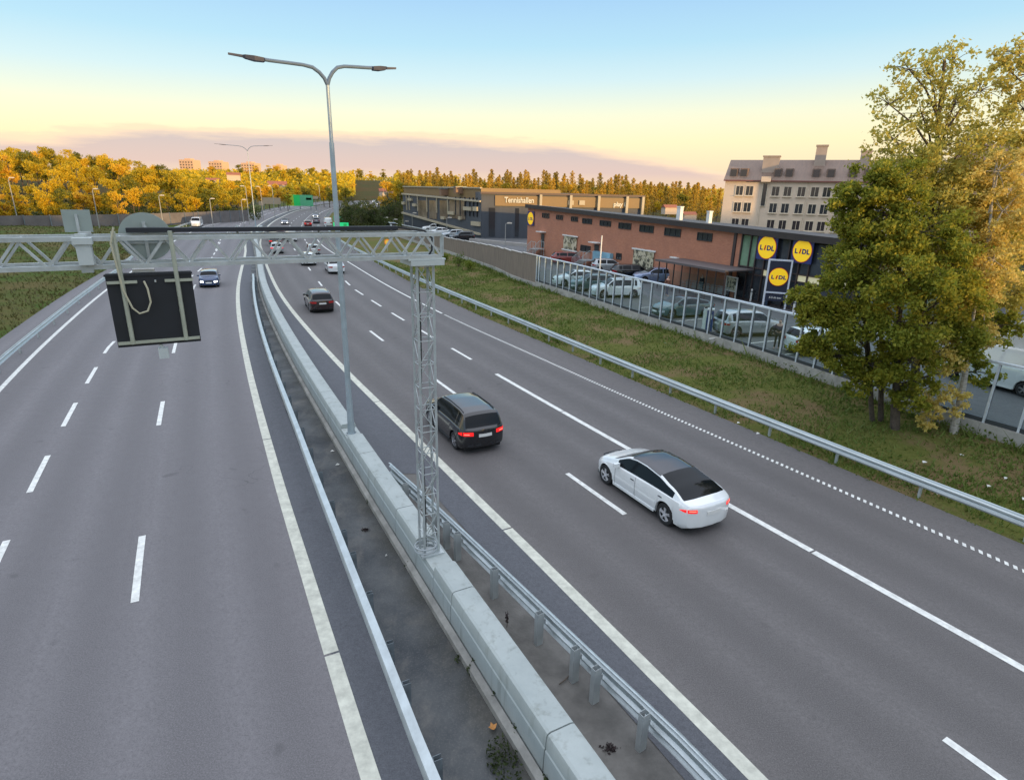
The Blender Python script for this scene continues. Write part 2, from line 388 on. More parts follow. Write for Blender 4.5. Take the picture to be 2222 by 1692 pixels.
LaneL1 = Line([(5, 1190), (77, 1022), (148, 893), (198, 808), (235, 748)], far=-6.5)
LaneL2 = Line([(295, 1220), (343, 887), (378, 750), (425, 600), (470, 540)])
EdgeL = Line([(0, 840), (60, 772), (130, 708), (225, 630), (300, 572), (385, 515), (440, 488)], far=-9.5)
RailFL = Line([(0, 770), (60, 718), (130, 668), (200, 615), (250, 580)], .75, far=-17.0)
RailFR = Line(SD([(727, 513), (799, 552), (860, 581), (947, 619), (1074, 667.5), (1201, 721), (1348, 783), (1445, 820), (1660, 908), (1906, 1000), (2222, 1120)]), .75)
AspR = Line(SD([(820, 575), (937, 634), (1048, 689), (1120, 716), (1193, 748), (1272, 781), (1364, 820), (1461, 862), (1638, 938), (1940, 1060), (2095, 1130), (2222, 1180)]))

def offs(ln, d):
    class O(Line):
        def __init__(s): pass
        def x(s, y): return ln.x(y)+d
    return O()
def strip(la, lb, y0, y1, z, m, name, za=None, nu=3, step=2.0, bumpy=0, ab=False):
    """ground sheet between two long lines; UV = metres across and along"""
    b = MB(); uv = []; n = int((y1-y0)/step); v = 0; pc = None
    for i in range(n+1):
        y = y0+(y1-y0)*i/n; xa, xb = la.x(y), lb.x(y)
        if pc is not None: v += math.hypot(step, xa-pc)
        pc = xa
        for k in range(nu+1):
            t = k/nu; x = xa+(xb-xa)*t; zz = z if za is None else (za(t) if callable(za) else z+(za-z)*t)
            if bumpy and 0 < k < nu: zz += bumpy*(mnoise.noise(Vector((x*.5, y*.5, 3))))
            b.v.append((x, y, zz)); uv.append((t if ab else abs(x-xa)*.89, v))
    w = nu+1
    b.f = [(i*w+k, i*w+k+1, (i+1)*w+k+1, (i+1)*w+k) for i in range(n) for k in range(nu)]
    b.uv = uv; o = b.build(name, m, smooth=True); return kind(o)
def marks(pieces, z, m, name):
    b = MB(); uv = []
    for pts, w in pieces:
        ls = [];
        for p, tg, rt in pts: ls.append((p-rt*w/2, p+rt*w/2))
        vs = [(q.x, q.y, z) for ab in ls for q in ab]
        b.add(vs, [(2*i, 2*i+1, 2*i+3, 2*i+2) for i in range(len(ls)-1)])
    return kind(b.build(name, m))
def solid(ln, y0, y1, w, z, m, name, seams=(), sg=.06):
    P = Path(ln.path(y0, y1, .5)); cuts = sorted(P.near(q) for q in seams); segs = []; a = 0
    for c in cuts+[P.len]:
        n = max(1, int((c-a)/1.0)); segs.append(([P.at(a+(c-a)*i/n) for i in range(n+1)], w)); a = c+sg
    return marks(segs, z, m, name)
def dashes(ln, anchor, per, ln_len, y0, y1, w, z, m, name):
    P = Path(ln.path(y0, y1, .5)); s0 = P.near(anchor) % per; segs = []; d = s0-per
    while d < P.len:
        a, b = max(d, 0), min(d+ln_len, P.len)
        if b-a > .05: segs.append(([P.at(a), P.at((a+b)/2), P.at(b)], w))
        d += per
    return marks(segs, z, m, name)

# ------------------------------------------------------------------ ground and roads
YB = -18
M_gnd = grassy('field_ground', (.045, .06, .02), (.07, .075, .03), (.09, .07, .035))
def ground():
    b = MB(); n = 24; S = 6000
    b.add([(-S+2*S*i/n, -S+2*S*j/n, -.12) for j in range(n+1) for i in range(n+1)], [(j*(n+1)+i, j*(n+1)+i+1, (j+1)*(n+1)+i+1, (j+1)*(n+1)+i) for j in range(n) for i in range(n)])
    kind(b.build('ground', M_gnd))
ground()
cen = Line(off=[(0, 0), (100, 0)])
M_asL = asphalt('asphalt_left', (.152, .143, .147), lanes=(1.95, 5.5, 9.1, 12.6), wear=.85)
M_asR = asphalt('asphalt_right', (.118, .109, .106), lanes=(1.95, 5.6, 9.4), wear=.85)
M_asD = asphalt('asphalt_shoulder', (.086, .089, .099), wear=0, patchy=.2)
# left carriageway from the far-left verge to the median line; u is measured from the outer edge, so flip to measure from the median
strip(offs(LmedW, .17), offs(EdgeL, -3.0), YB, 560, .0, M_asL, 'road_left', nu=6)
strip(offs(LmedW, .0), RailL if False else offs(LmedW, 1.15), YB, 300, .004, M_asD, 'shoulder_left', nu=2)
strip(offs(LmedW, 1.05), cen, YB, 300, -.012, M_median, 'median_strip', nu=5, ab=True)
strip(cen, offs(RmedW, -.2), YB, 21, -.010, mat('median_dirt', (.125, .118, .108), .9, noise=(1.1, .35), bump=(20, .4)), 'median_strip_right', nu=4)
strip(offs(RmedW, -1.25), offs(RmedW, .0), YB, 18.4, .004, M_asD, 'shoulder_right', nu=2)
strip(offs(cen, .1), offs(RmedW, .0), 18.4, 300, .004, M_asD, 'shoulder_right_far', nu=2)
strip(offs(RmedW, -.12), offs(AspR, 0.0), YB, 560, .0, M_asR, 'road_right', nu=7)
Z1, Z2 = .008, .012
gp = lambda *a: [G(*q) for q in a]
solid(LmedW, YB, 300, .30, Z1, M_markc, 'edge_line_left_median', gp((693, 1408), (567, 953)))
solid(RmedW, YB, 300, .30, Z1, M_markc, 'edge_line_right_median', gp((1085, 1135), (812, 862)))
solid(EdgeL, YB, 300, .22, Z1, M_mark, 'edge_line_left_outer')
dashes(LaneL1, G(52, 1065), 6, 3, YB, 240, .17, Z1, M_mark, 'lane_dashes_left_outer')
dashes(LaneL2, G(288, 1295), 12, 3.1, YB, 240, .17, Z1, M_mark, 'lane_dashes_left')
dashes(LaneB, G(1363, 1115), 12, 3.1, YB, 240, .17, Z1, M_mark, 'lane_dashes_right')
solid(LaneA, YB, 30.3, .22, Z1, M_mark, 'lane_line_right', gp((1740, 1180), (1218, 889)))
dashes(LaneA, G(940, 730), 6, 3.1, 33, 240, .17, Z1, M_mark, 'lane_dashes_right_outer')
def rumble():
    P = Path(Rumb.path(YB, 46, .5)); b = MB(); d = 0
    while d < P.len-.3:
        p, t, r = P.at(d); q = p+t*.10; sh = t*.09
        b.add([tuple(v+Vector((0, 0, Z1))) for v in (p-r*.09, p+r*.09+sh, q+r*.09+sh, q-r*.09)], [(0, 1, 2, 3)]); d += .203
    kind(b.build('rumble_line', M_mark))
    solid(Rumb, 46.2, 300, .16, Z1, M_mark, 'edge_line_right_outer')
rumble()
# far stretch of road climbing in the sun
b = MB(); a0, a1, c0, c1 = G(772, 449), G(848, 452), G(792, 419), G(846, 419)
b.quad((a0.x, a0.y, -.08), (a1.x, a1.y, -.08), (c1.x, c1.y, -.08), (c0.x, c0.y, -.08)); kind(b.build('far_road', mat('far_asphalt', (.16, .14, .13), .8, noise=(.2, .1))))

# ------------------------------------------------------------------ right verge, car park
FENCE = [(2222, 974), (2071, 927), (1950, 884), (1813, 838), (1678.5, 791), (1551.6, 748), (1374, 692), (1221, 641), (1120, 608), (1074, 586), (947, 541)]
FP = [GS(x, y, .45) for x, y in FENCE]; FP = sorted([(p.y, p.x) for p in FP])
FP = [(FP[0][0]-30, FP[0][1]+13), (FP[0][0]-8, FP[0][1]+2.6)]+FP+[(108, -18.6), (122, -24.5)]
class FL(Line):
    def __init__(s): pass
    def x(s, y): return interp(FP, y)
FenL = FL()
M_verge = grassy('verge_grass', (.085, .095, .020), (.13, .135, .035), (.17, .115, .06), .30, (.46, .60))
strip(offs(AspR, -.15), FenL, -22, 118, -.02, M_verge, 'verge', za=lambda t: -.02 + .02*min(1, t*8) + .47*max(0, min(1, (t-.15)/.8)), nu=14, step=1.0, bumpy=.07)
strip(offs(AspR, -.15), offs(AspR, 16), 118, 300, -.02, M_verge, 'verge_far', nu=4)
M_lot = asphalt('asphalt_car_park', (.105, .108, .112), wear=0, patchy=.25)
ZP = .9
strip(offs(FenL, .25), offs(FenL, 75), -22, 100, ZP, M_lot, 'car_park', nu=8)
strip(offs(FenL, .25), offs(FenL, 60), 100, 118, ZP-.004, M_lot, 'car_park_far', nu=8)
# left verge
M_vergeL = grassy('left_verge_grass', (.045, .080, .014), (.075, .105, .02), (.12, .09, .035), .12, (.42, .6))
strip(offs(EdgeL, -40), offs(EdgeL, -2.9), -20, 160, 1.3, M_vergeL, 'left_verge', za=-.02, nu=12, bumpy=.2)
strip(offs(EdgeL, -16), offs(EdgeL, -2.9), 160, 560, .3, M_vergeL, 'left_verge_far', za=-.02, nu=4)

# ------------------------------------------------------------------ hills
M_hill = grassy('hill_ground', (.05, .05, .015), (.09, .075, .02), (.10, .06, .02), .06)
def sm(t): t = max(0, min(1, t)); return t*t*(3-2*t)
def hill_left(x, y):
    if y < 60: return -1
    a = -x/y; r = math.hypot(x, y)
    return 9.0*sm((a-.40)/.34)*sm((r-165)/95)
def hill_mid(x, y): return 17*sm((y-420)/260) - .5
def hill_right(x, y): return 6.3*sm((y-190)/90)*sm((.42-x/y)/.30) - .2
def hill_mesh(fn, poly_a, poly_b, ry0, ry1, name, n=28, m=26):
    b = MB()
    for j in range(m+1):
        y = ry0+(ry1-ry0)*j/m
        for i in range(n+1):
            a = poly_a+(poly_b-poly_a)*i/n; x = a*y; z = fn(x, y)
            b.v.append((x, y, z-.3+.5*mnoise.noise(Vector((x*.03, y*.03, 0)))))
    b.f = [(j*(n+1)+i, j*(n+1)+i+1, (j+1)*(n+1)+i+1, (j+1)*(n+1)+i) for j in range(m) for i in range(n)]
    kind(b.build(name, M_hill, smooth=True))
hill_mesh(hill_left, -1.25, -.40, 110, 420, 'hill_left')
hill_mesh(hill_mid, -.55, -.12, 400, 1100, 'hill_middle')
hill_mesh(hill_right, -.21, .52, 185, 420, 'hill_right')
# unseen ridge added behind the viewer, crest shaped to put the road in shade
def ridge():
    b = MB(); D0 = 300; H0 = 5.2+D0*math.tan(SUN_EL); t = Vector((SUN_DIR.y, -SUN_DIR.x, 0)); c = SUN_DIR*D0; n = 120
    for i in range(n+1):
        s = -520+1040*i/n; h = H0+7.6*sm((s+27)/14)+2.8*sm((-s-52)/18)+1.1*mnoise.noise(Vector((s*.05, 0, 0)))+.7*mnoise.noise(Vector((s*.2, 5, 0)))
        for k, (o, f) in enumerate(((-60, -.02), (-25, .75), (-6, 1), (8, .98), (40, .6), (90, -.02))):
            p = c+t*s+SUN_DIR*(-o); b.v.append((p.x, p.y, h*f))
    b.f = [(i*6+k, i*6+k+1, (i+1)*6+k+1, (i+1)*6+k) for i in range(n) for k in range(5)]
    kind(b.build('shade_ridge', M_hill, smooth=True))
ridge()

# ------------------------------------------------------------------ median barrier
prof = [(-.33, -.02), (-.33, .25), (-.318, .62), (-.300, .645), (-.292, .87), (-.27, .93), (-.22, .955), (.18, .955), (.235, .93), (.26, .88), (.34, .30), (.40, .15), (.40, -.02)]
bp_ = Path(cen.path(-12, 165, .5))
LAMP = G(757, 930, .9); MAST = G(925, 1178, .9)
def seg(d0, d1, label, name='concrete_barrier', low=False):
    b = MB(); n = max(2, int((d1-d0)/1.0)); P = prof if not low else [(x, min(z, .80 if z > .5 else z)) for x, z in prof]; m = len(P)
    for i in range(n+1):
        p, t, r = bp_.at(d0+(d1-d0)*i/n)
        for x, z in P: b.v.append((p.x+r.x*x, p.y+r.y*x, z))
    b.f = [(i*m+k, (i+1)*m+k, (i+1)*m+k+1, i*m+k+1) for i in range(n) for k in range(m-1)]+[tuple(range(m)), tuple(reversed(range(n*m, (n+1)*m)))]
    o = b.build(name, M_conc, smooth=True, ang=25); tag(o, label, 'road barrier', 'concrete segments of the median barrier')
dl, dm = bp_.near(LAMP), bp_.near(MAST)
cuts = [0]; 
j1 = bp_.near(G(1195, 1565, .9)); j2 = bp_.near(G(985, 1262, .9)); j3 = bp_.near(G(868, 1088, .9)); j4 = bp_.near(G(800, 975, .9))
x = j1
pre = []
while x > 4: x -= 4.1; pre.append(x)
cuts = sorted([c for c in pre if c > .5])+[j1, j2, dm-.62, dm+.62, j3, j4, dl-.55, dl+.5]
while cuts[-1] < 158: cuts.append(cuts[-1]+4.1)
for a, c in zip(cuts, cuts[1:]):
    if a == dm-.62: seg(a+.01, c-.01, 'low concrete barrier block carrying the foot of the lattice mast', low=True)
    elif a == dl-.55: seg(a+.01, c-.01, 'low concrete barrier block under the nearest twin lamp post', low=True)
    elif a == cuts[cuts.index(j1)]: seg(a+.014, c-.014, 'long pale concrete barrier segment nearer than the lattice mast, beyond the open vertical joint')
    elif c == j1: seg(a+.014, c-.014, 'pale concrete barrier segment running out of the bottom of the picture')
    else: seg(a+.014, c-.014, 'pale concrete barrier segment in the long curved row down the median')

fb = MB(); fn = 180
for i in range(fn+1):
    p, t, r = bp_.at(bp_.len*i/fn)
    for x, z in ((-.49, -.02), (-.485, .12), (-.365, .20), (-.365, -.02)): fb.v.append((p.x+r.x*x, p.y+r.y*x, z))
fb.f = [(i*4+k, i*4+k+1, i*4+5+k, i*4+4+k) for i in range(fn) for k in range(3)]
kind(fb.build('barrier_footing', mat('footing_concrete', (.25, .245, .225), .9, noise=(1.6, .3), bump=(25, .4))))
# weeds along the foot of the barrier
def leaf_mesh(pts, size, name, m, parent=None, jit=.5, up=0.0):
    b = MB(); v = []; f = []
    for p in pts:
        s = size*random.uniform(1-jit, 1+jit); a = random.uniform(0, 6.283); ct = random.uniform(-1, 1); st = math.sqrt(1-ct*ct)
        nrm = Vector((st*math.cos(a), st*math.sin(a), ct*(1-up)+up)); u = nrm.orthogonal().normalized(); w = nrm.cross(u)
        th = random.uniform(0, 6.283); u2 = u*math.cos(th)+w*math.sin(th); w2 = nrm.cross(u2).normalized()
        o = len(v); P = Vector(p)
        v += [tuple(P-u2*s*.5), tuple(P+w2*s*.32+nrm*s*.08), tuple(P+u2*s*.5), tuple(P-w2*s*.32+nrm*s*.08)]; f.append((o, o+1, o+2, o+3))
    b.v = v; b.f = f; return b.build(name, m, parent)
M_weed = leafy('weed_leaves', [(.02, .03, .012), (.035, .05, .015), (.06, .06, .02)], .15)
wp = []
for k in range(70):
    d = random.uniform(0, 26); p, t, r = bp_.at(d); q = p-r*(.35+random.gauss(0, .012))
    for _ in range(random.choice((4, 6, 9, 22))): wp.append((q.x+random.gauss(0, .02), q.y+random.gauss(0, .05), .18+abs(random.gauss(0, .035))))
for (px, py), r, n in (((1135, 1600), .16, 90), ((880, 1210), .10, 50), ((898, 1240), .06, 25), ((1075, 1620), .22, 160), ((1095, 1655), .25, 160), ((985, 1415), .05, 20), ((1040, 1470), .05, 20), ((795, 1075), .08, 30), ((1010, 1440), .05, 20)):
    g = G(px, py, .1)
    for _ in range(n):
        a = random.uniform(0, 6.28); q = r*random.random()**.5
        wp.append((g.x+math.cos(a)*q, g.y+math.sin(a)*q*1.6, random.uniform(0.0, .16)))
kind(leaf_mesh(wp, .06, 'weeds', M_weed), 'stuff')

# ------------------------------------------------------------------ guardrails
WB = [(0, -.155), (.03, -.15), (.075, -.115), (.08, -.075), (.02, -.04), (0, 0), (.02, .04), (.08, .075), (.075, .115), (.03, .15), (0, .155)]
TB = [(0, -.25), (.03, -.245), (.075, -.21), (.075, -.17), (.01, -.13), (.01, -.10), (.075, -.06), (.08, 0), (.075, .06), (.01, .10), (.01, .13), (.075, .17), (.075, .21), (.03, .245), (0, .25)]
def beam(path, d0, d1, side, zc, b, prof=WB, off=.0, sz=1.0):
    n = max(2, int((d1-d0)/1.0)); m = len(prof)
    ring = [(x+.012, z*sz) for x, z in prof]+[(x-.004, z*sz) for x, z in reversed(prof)]; m2 = len(ring); o = len(b.v)
    for i in range(n+1):
        p, t, r = path.at(d0+(d1-d0)*i/n)
        for x, z in ring: q = p+r*side*(x+off); b.v.append((q.x, q.y, zc+z))
    b.f += [(o+i*m2+k, o+(i+1)*m2+k, o+(i+1)*m2+(k+1) % m2, o+i*m2+(k+1) % m2) for i in range(n) for k in range(m2)]
def guardrail(ln, y0, y1, side, label, zc=.62, posts=(), pitch=2.0, pmat=None, pz=.70, ph=(.10, .06), capw=0, sz=1.0, lim=100, endcurl=None):
    P = Path(ln.path(y0, y1, .5)); root = thing('guardrail', label, 'guardrail')
    b = MB(); beam(P, 0, P.len, side, zc, b, prof=TB if sz > 1.2 else WB)
    if capw:
        ring = [(-capw/2, 0), (-capw/2+.01, .05), (capw/2-.03, .05), (capw/2, .01), (capw/2, -.12), (-capw/2, -.12)]
        beam_prof = ring; n = int(P.len); m = 6; o = len(b.v)
        for i in range(n+1):
            p, t, r = P.at(P.len*i/n)
            for x, z in ring: q = p+r*side*(x+.02); b.v.append((q.x, q.y, zc+.155+z))
        b.f += [(o+i*m+k, o+(i+1)*m+k, o+(i+1)*m+(k+1) % m, o+i*m+(k+1) % m) for i in range(n) for k in range(m)]
    b.build('rail', M_rail, root, smooth=True, ang=40)
    ds = [P.near(q) for q in posts]
    if ds: 
        d = max(ds)+pitch
    else: d = 1.0
    while d < P.len: ds.append(d); d += pitch
    if posts:
        d = min(ds)-pitch
        while d > 0: ds.append(d); d -= pitch
    if len(ds) > lim: ds = sorted(ds)[:lim]
    for d in ds:
        p, t, r = P.at(d); q = p-r*side*(.10+ph[0]/2); b = MB(); rz = math.atan2(t.y, t.x)-math.pi/2
        c = Matrix.Rotation(rz, 3, 'Z')
        W_, D_ = ph
        for dx, dy, sx, sy in ((0, -D_/2, W_, .008), (0, D_/2, W_, .008), (-W_/2, 0, .008, D_)):
            o = c @ Vector((dx, dy, 0)); b.box((q.x+o.x, q.y+o.y, (pz-.1)/2), (sx, sy, pz+.1), rz)
        o = Vector((q.x, q.y, 0))+r*side*(W_/2+.03); b.box((o.x, o.y, zc), (.09, .05, .10), rz)
        b.build('post', pmat or M_galv, root)
    return root
pl = [G(x, y, .70) for x, y in ((955, 1640), (880, 1490), (825, 1380), (783, 1290), (745, 1210), (715, 1145), (690, 1085))]
guardrail(RailL, -12, 60, -1, 'pale steel guardrail between the left carriageway and the concrete median barrier', zc=.60, posts=pl, pmat=M_galvd, pz=.74, ph=(.14, .09), capw=.20)
pr = [GS(x, y, .72) for x, y in ((1371, 1542), (1309, 1475), (1250, 1417), (1157, 1318), (1078, 1240), (1009, 1170), (982, 1146), (953, 1119))]
guardrail(RailR, -12, 17.6, 1, 'ribbed steel guardrail on open posts right of the concrete median barrier', zc=.53, sz=1.55, posts=pr, pmat=mat('post_steel_brown', (.34, .36, .36), .55, .3, noise=(2.5, .12)), pz=.80, ph=(.16, .11), lim=30)
guardrail(RailFR, -14, 230, -1, 'long steel guardrail along the grass verge on the right', zc=.60, pitch=2.9, pz=.60, capw=.05)
guardrail(RailFL, 10, 150, 1, 'steel guardrail along the grass bank on the far left', zc=.60, pitch=4, pz=.62, capw=.05)

# ------------------------------------------------------------------ noise barrier: plinth, wooden part, glass part
def fence():
    P = Path(FenL.path(-14, 118, .5))
    pg = GS(1166, 622, .45); dsplit = P.near(pg)
    zt = lambda d: 3.40
    ZB = 1.0
    root = thing('noise_screen', 'glass noise screen with pale steel posts between verge and car park', 'noise barrier')
    b = MB(); n = int(dsplit/1.5)
    for i in range(n):
        a, t, r = P.at(dsplit*i/n); c, _, _ = P.at(dsplit*(i+1)/n-.03); 
        rz = math.atan2((c-a).y, (c-a).x); m = (a+c)/2; b.box((m.x, m.y, .35), ((c-a).length+.025, .24, 1.3), rz)
    b.build('plinth', M_conc2, root)
    b = MB(); d = 1.5; k = 0; ds = []
    while d <= dsplit-.02: ds.append(d); d += 1.15
    ds.append(dsplit)
    for d in ds:
        p, t, r = P.at(d); rz = math.atan2(t.y, t.x); b = MB()
        b.box((p.x-r.x*.05, p.y-r.y*.05, (ZB+zt(d))/2), (.08, .05, zt(d)-ZB), rz)
        b.build('post', M_pf, root); b = MB(); b.box((p.x+r.x*.045, p.y+r.y*.045, (ZB+zt(d))/2), (.045, .09, zt(d)-ZB-.05), rz); b.build('post_web_shade', MATS['dark_frame'], root)  # dark web behind each pale post also stands for its shadow side
    b = MB()
    for d0, d1 in zip(ds, ds[1:]):
        a, t, r = P.at(d0); c, _, _ = P.at(d1); rz = math.atan2((c-a).y, (c-a).x); m = (a+c)/2
        b.box((m.x, m.y, zt(d0)+.02), ((c-a).length+.004, .18, .09), rz); 
    b.build('top_rail', M_pf, root)
    b = MB()
    for d0, d1 in zip(ds, ds[1:]):
        a, t, r = P.at(d0); c, _, _ = P.at(d1); rz = math.atan2((c-a).y, (c-a).x); m = (a+c)/2
        b.box((m.x, m.y, ZB+.10), ((c-a).length-.1, .12, .16), rz)
    b.build('bottom_rail', mat('dark_frame', (.06, .07, .08), .4, .3), root)
    for d0, d1 in zip(ds, ds[1:]):
        a, t, r = P.at(d0); c, _, _ = P.at(d1); u = (c-a).normalized(); a, c = a+u*.05, c-u*.05
        q = MB(); q.quad((a.x, a.y, ZB+.18), (c.x, c.y, ZB+.18), (c.x, c.y, zt(d0)-.03), (a.x, a.y, zt(d0)-.03)); q.build('glass_pane', M_glass, root)
    root = thing('noise_barrier', 'grey brown timber noise barrier beyond the glass screen, running to the far car park', 'noise barrier')
    n = int((P.len-dsplit)/3); pl_ = MB(); bd = MB(); cp = MB()
    def zt2(d): return 3.42-1.1*min(1, (d-dsplit)/42)
    for i in range(n):
        d0, d1 = dsplit+.05+(P.len-dsplit-.1)*i/n, dsplit+.05+(P.len-dsplit-.1)*(i+1)/n
        a, t, r = P.at(d0); c, _, _ = P.at(d1); rz = math.atan2((c-a).y, (c-a).x); m = (a+c)/2; L = (c-a).length
        pl_.box((m.x, m.y, .35), (L-.02, .28, 1.0), rz)
        k = 20; u = (c-a)/k
        for j in range(k):
            q = a+u*(j+.5); w = .012 if j % 2 else 0; bd.box((q.x+r.x*-w, q.y-r.y*w, (.85+zt2(d0))/2), (L/k-.004, .10, zt2(d0)-.85), rz)
        cp.box((m.x, m.y, zt2(d0)+.03), (L-.002, .20, .06), rz)
    pl_.build('plinth', M_conc2, root); bd.build('boards', mat('weathered_boards', (.22, .18, .145), .9, noise=(1.4, .25), stretch=(6, 6, .4)), root); cp.build('cap', mat('cap_grey', (.5, .48, .45), .7, noise=(2, .1)), root)
mat('dark_frame', (.06, .07, .08), .4, .3)
M_pf = mat('screen_frame', (.66, .73, .80), .4, .35, noise=(5, .1))
fence()

# ------------------------------------------------------------------ cars
def lin(pts, x):
    if x <= pts[0][0]: return pts[0][1]
    for (a, b), (c, d) in zip(pts, pts[1:]):
        if x <= c:
            t = (x-a)/(c-a) if c > a else 1; t = t*t*(3-2*t)*.35+t*.65; return b+(d-b)*t
    return pts[-1][1]
SPEC = {
 'suv': dict(L=4.44, W=1.82, wb=2.67, rear=.86, rw=.345, top=[(0, .98), (.012, 1.02), (.075, 1.47), (.10, 1.545), (.2, 1.60), (.42, 1.61), (.56, 1.57), (.60, 1.53), (.735, 1.10), (.76, 1.06), (.90, .96), (.965, .86), (1, .70)],
             belt=[(0, .93), (.06, .98), (.3, 1.0), (.74, .96), (.9, .86), (1, .62)], rwin=(.018, .072), roof=(.10, .60), wind=(.60, .735), side=(.13, .69), pil=[(.185, .20)], tumble=.36),
 'fastback': dict(L=4.69, W=1.85, wb=2.875, rear=.98, rw=.345, top=[(0, .93), (.012, .99), (.07, 1.045), (.20, 1.25), (.33, 1.39), (.46, 1.445), (.55, 1.44), (.62, 1.39), (.77, 1.03), (.80, .99), (.90, .88), (.96, .76), (1, .60)],
             belt=[(0, .90), (.08, .97), (.3, .96), (.75, .90), (.88, .80), (.96, .68), (1, .52)], rwin=(.075, .32), roof=(.32, .60), wind=(.60, .77), side=(.16, .71), pil=[], tumble=.45),
 'sedan': dict(L=4.65, W=1.82, wb=2.78, rear=1.0, rw=.33, top=[(0, .92), (.012, 1.0), (.13, 1.06), (.15, 1.08), (.27, 1.39), (.36, 1.45), (.52, 1.46), (.58, 1.43), (.72, 1.07), (.75, 1.03), (.9, .92), (.965, .80), (1, .62)],
             belt=[(0, .88), (.1, .95), (.3, .96), (.74, .92), (.9, .82), (1, .56)], rwin=(.15, .27), roof=(.29, .575), wind=(.58, .715), side=(.18, .67), pil=[(.40, .415)], tumble=.42),
 'hatch': dict(L=4.1, W=1.76, wb=2.55, rear=.78, rw=.32, top=[(0, .95), (.012, 1.0), (.08, 1.40), (.11, 1.45), (.3, 1.50), (.5, 1.49), (.57, 1.45), (.71, 1.07), (.74, 1.03), (.9, .93), (.96, .82), (1, .64)],
             belt=[(0, .9), (.1, .95), (.7, .93), (.9, .83), (1, .58)], rwin=(.018, .08), roof=(.11, .57), wind=(.575, .71), side=(.13, .67), pil=[(.37, .385)], tumble=.38),
 'mini': dict(L=3.83, W=1.72, wb=2.5, rear=.62, rw=.31, top=[(0, .90), (.012, .95), (.06, 1.33), (.09, 1.38), (.3, 1.41), (.56, 1.40), (.62, 1.37), (.72, 1.05), (.75, 1.0), (.93, .93), (.975, .80), (1, .62)],
             belt=[(0, .88), (.1, .93), (.7, .93), (.93, .86), (1, .56)], rwin=(.018, .06), roof=(.09, .62), wind=(.62, .72), side=(.12, .68), pil=[(.36, .375)], tumble=.30),
 'wagon': dict(L=4.75, W=1.83, wb=2.78, rear=1.0, rw=.33, top=[(0, .96), (.012, 1.0), (.10, 1.38), (.14, 1.44), (.3, 1.48), (.52, 1.48), (.59, 1.44), (.725, 1.07), (.75, 1.03), (.9, .92), (.965, .80), (1, .62)],
             belt=[(0, .9), (.1, .96), (.3, .96), (.74, .92), (.9, .82), (1, .56)], rwin=(.018, .10), roof=(.14, .585), wind=(.59, .725), side=(.13, .68), pil=[(.405, .42), (.205, .215)], tumble=.40),
 'van': dict(L=5.1, W=1.95, wb=3.2, rear=.95, rw=.34, top=[(0, 1.2), (.006, 1.95), (.03, 2.05), (.2, 2.08), (.70, 2.06), (.76, 1.98), (.86, 1.32), (.88, 1.25), (.96, 1.10), (.985, .98), (1, .70)],
             belt=[(0, 1.15), (.1, 1.2), (.8, 1.2), (.9, 1.08), (1, .62)], rwin=(2, 3), roof=(.03, .75), wind=(.765, .86), side=(.66, .80), pil=[], tumble=.14),
}
def car_fns(S):
    L, Wd = S['L'], S['W']; w = Wd/2
    def wmax(u):
        return w*(1-.10*max(0, (.10-u)/.10)**2-.13*max(0, (u-.86)/.14)**2)
    def zbot(u): return .20+.10*max(0, (.06-u)/.06)+.06*max(0, (u-.94)/.06)
    def warp(x, y, wm):
        u = x/L; k = max(0, 1-u/.22) if u < .5 else max(0, 1-(1-u)/.22); b = (.20 if u < .5 else .34)*k*k
        f = min(1.05, abs(y)/wm)**3; return x+(b*f if u < .5 else -b*f)
    return w, wmax, zbot, warp
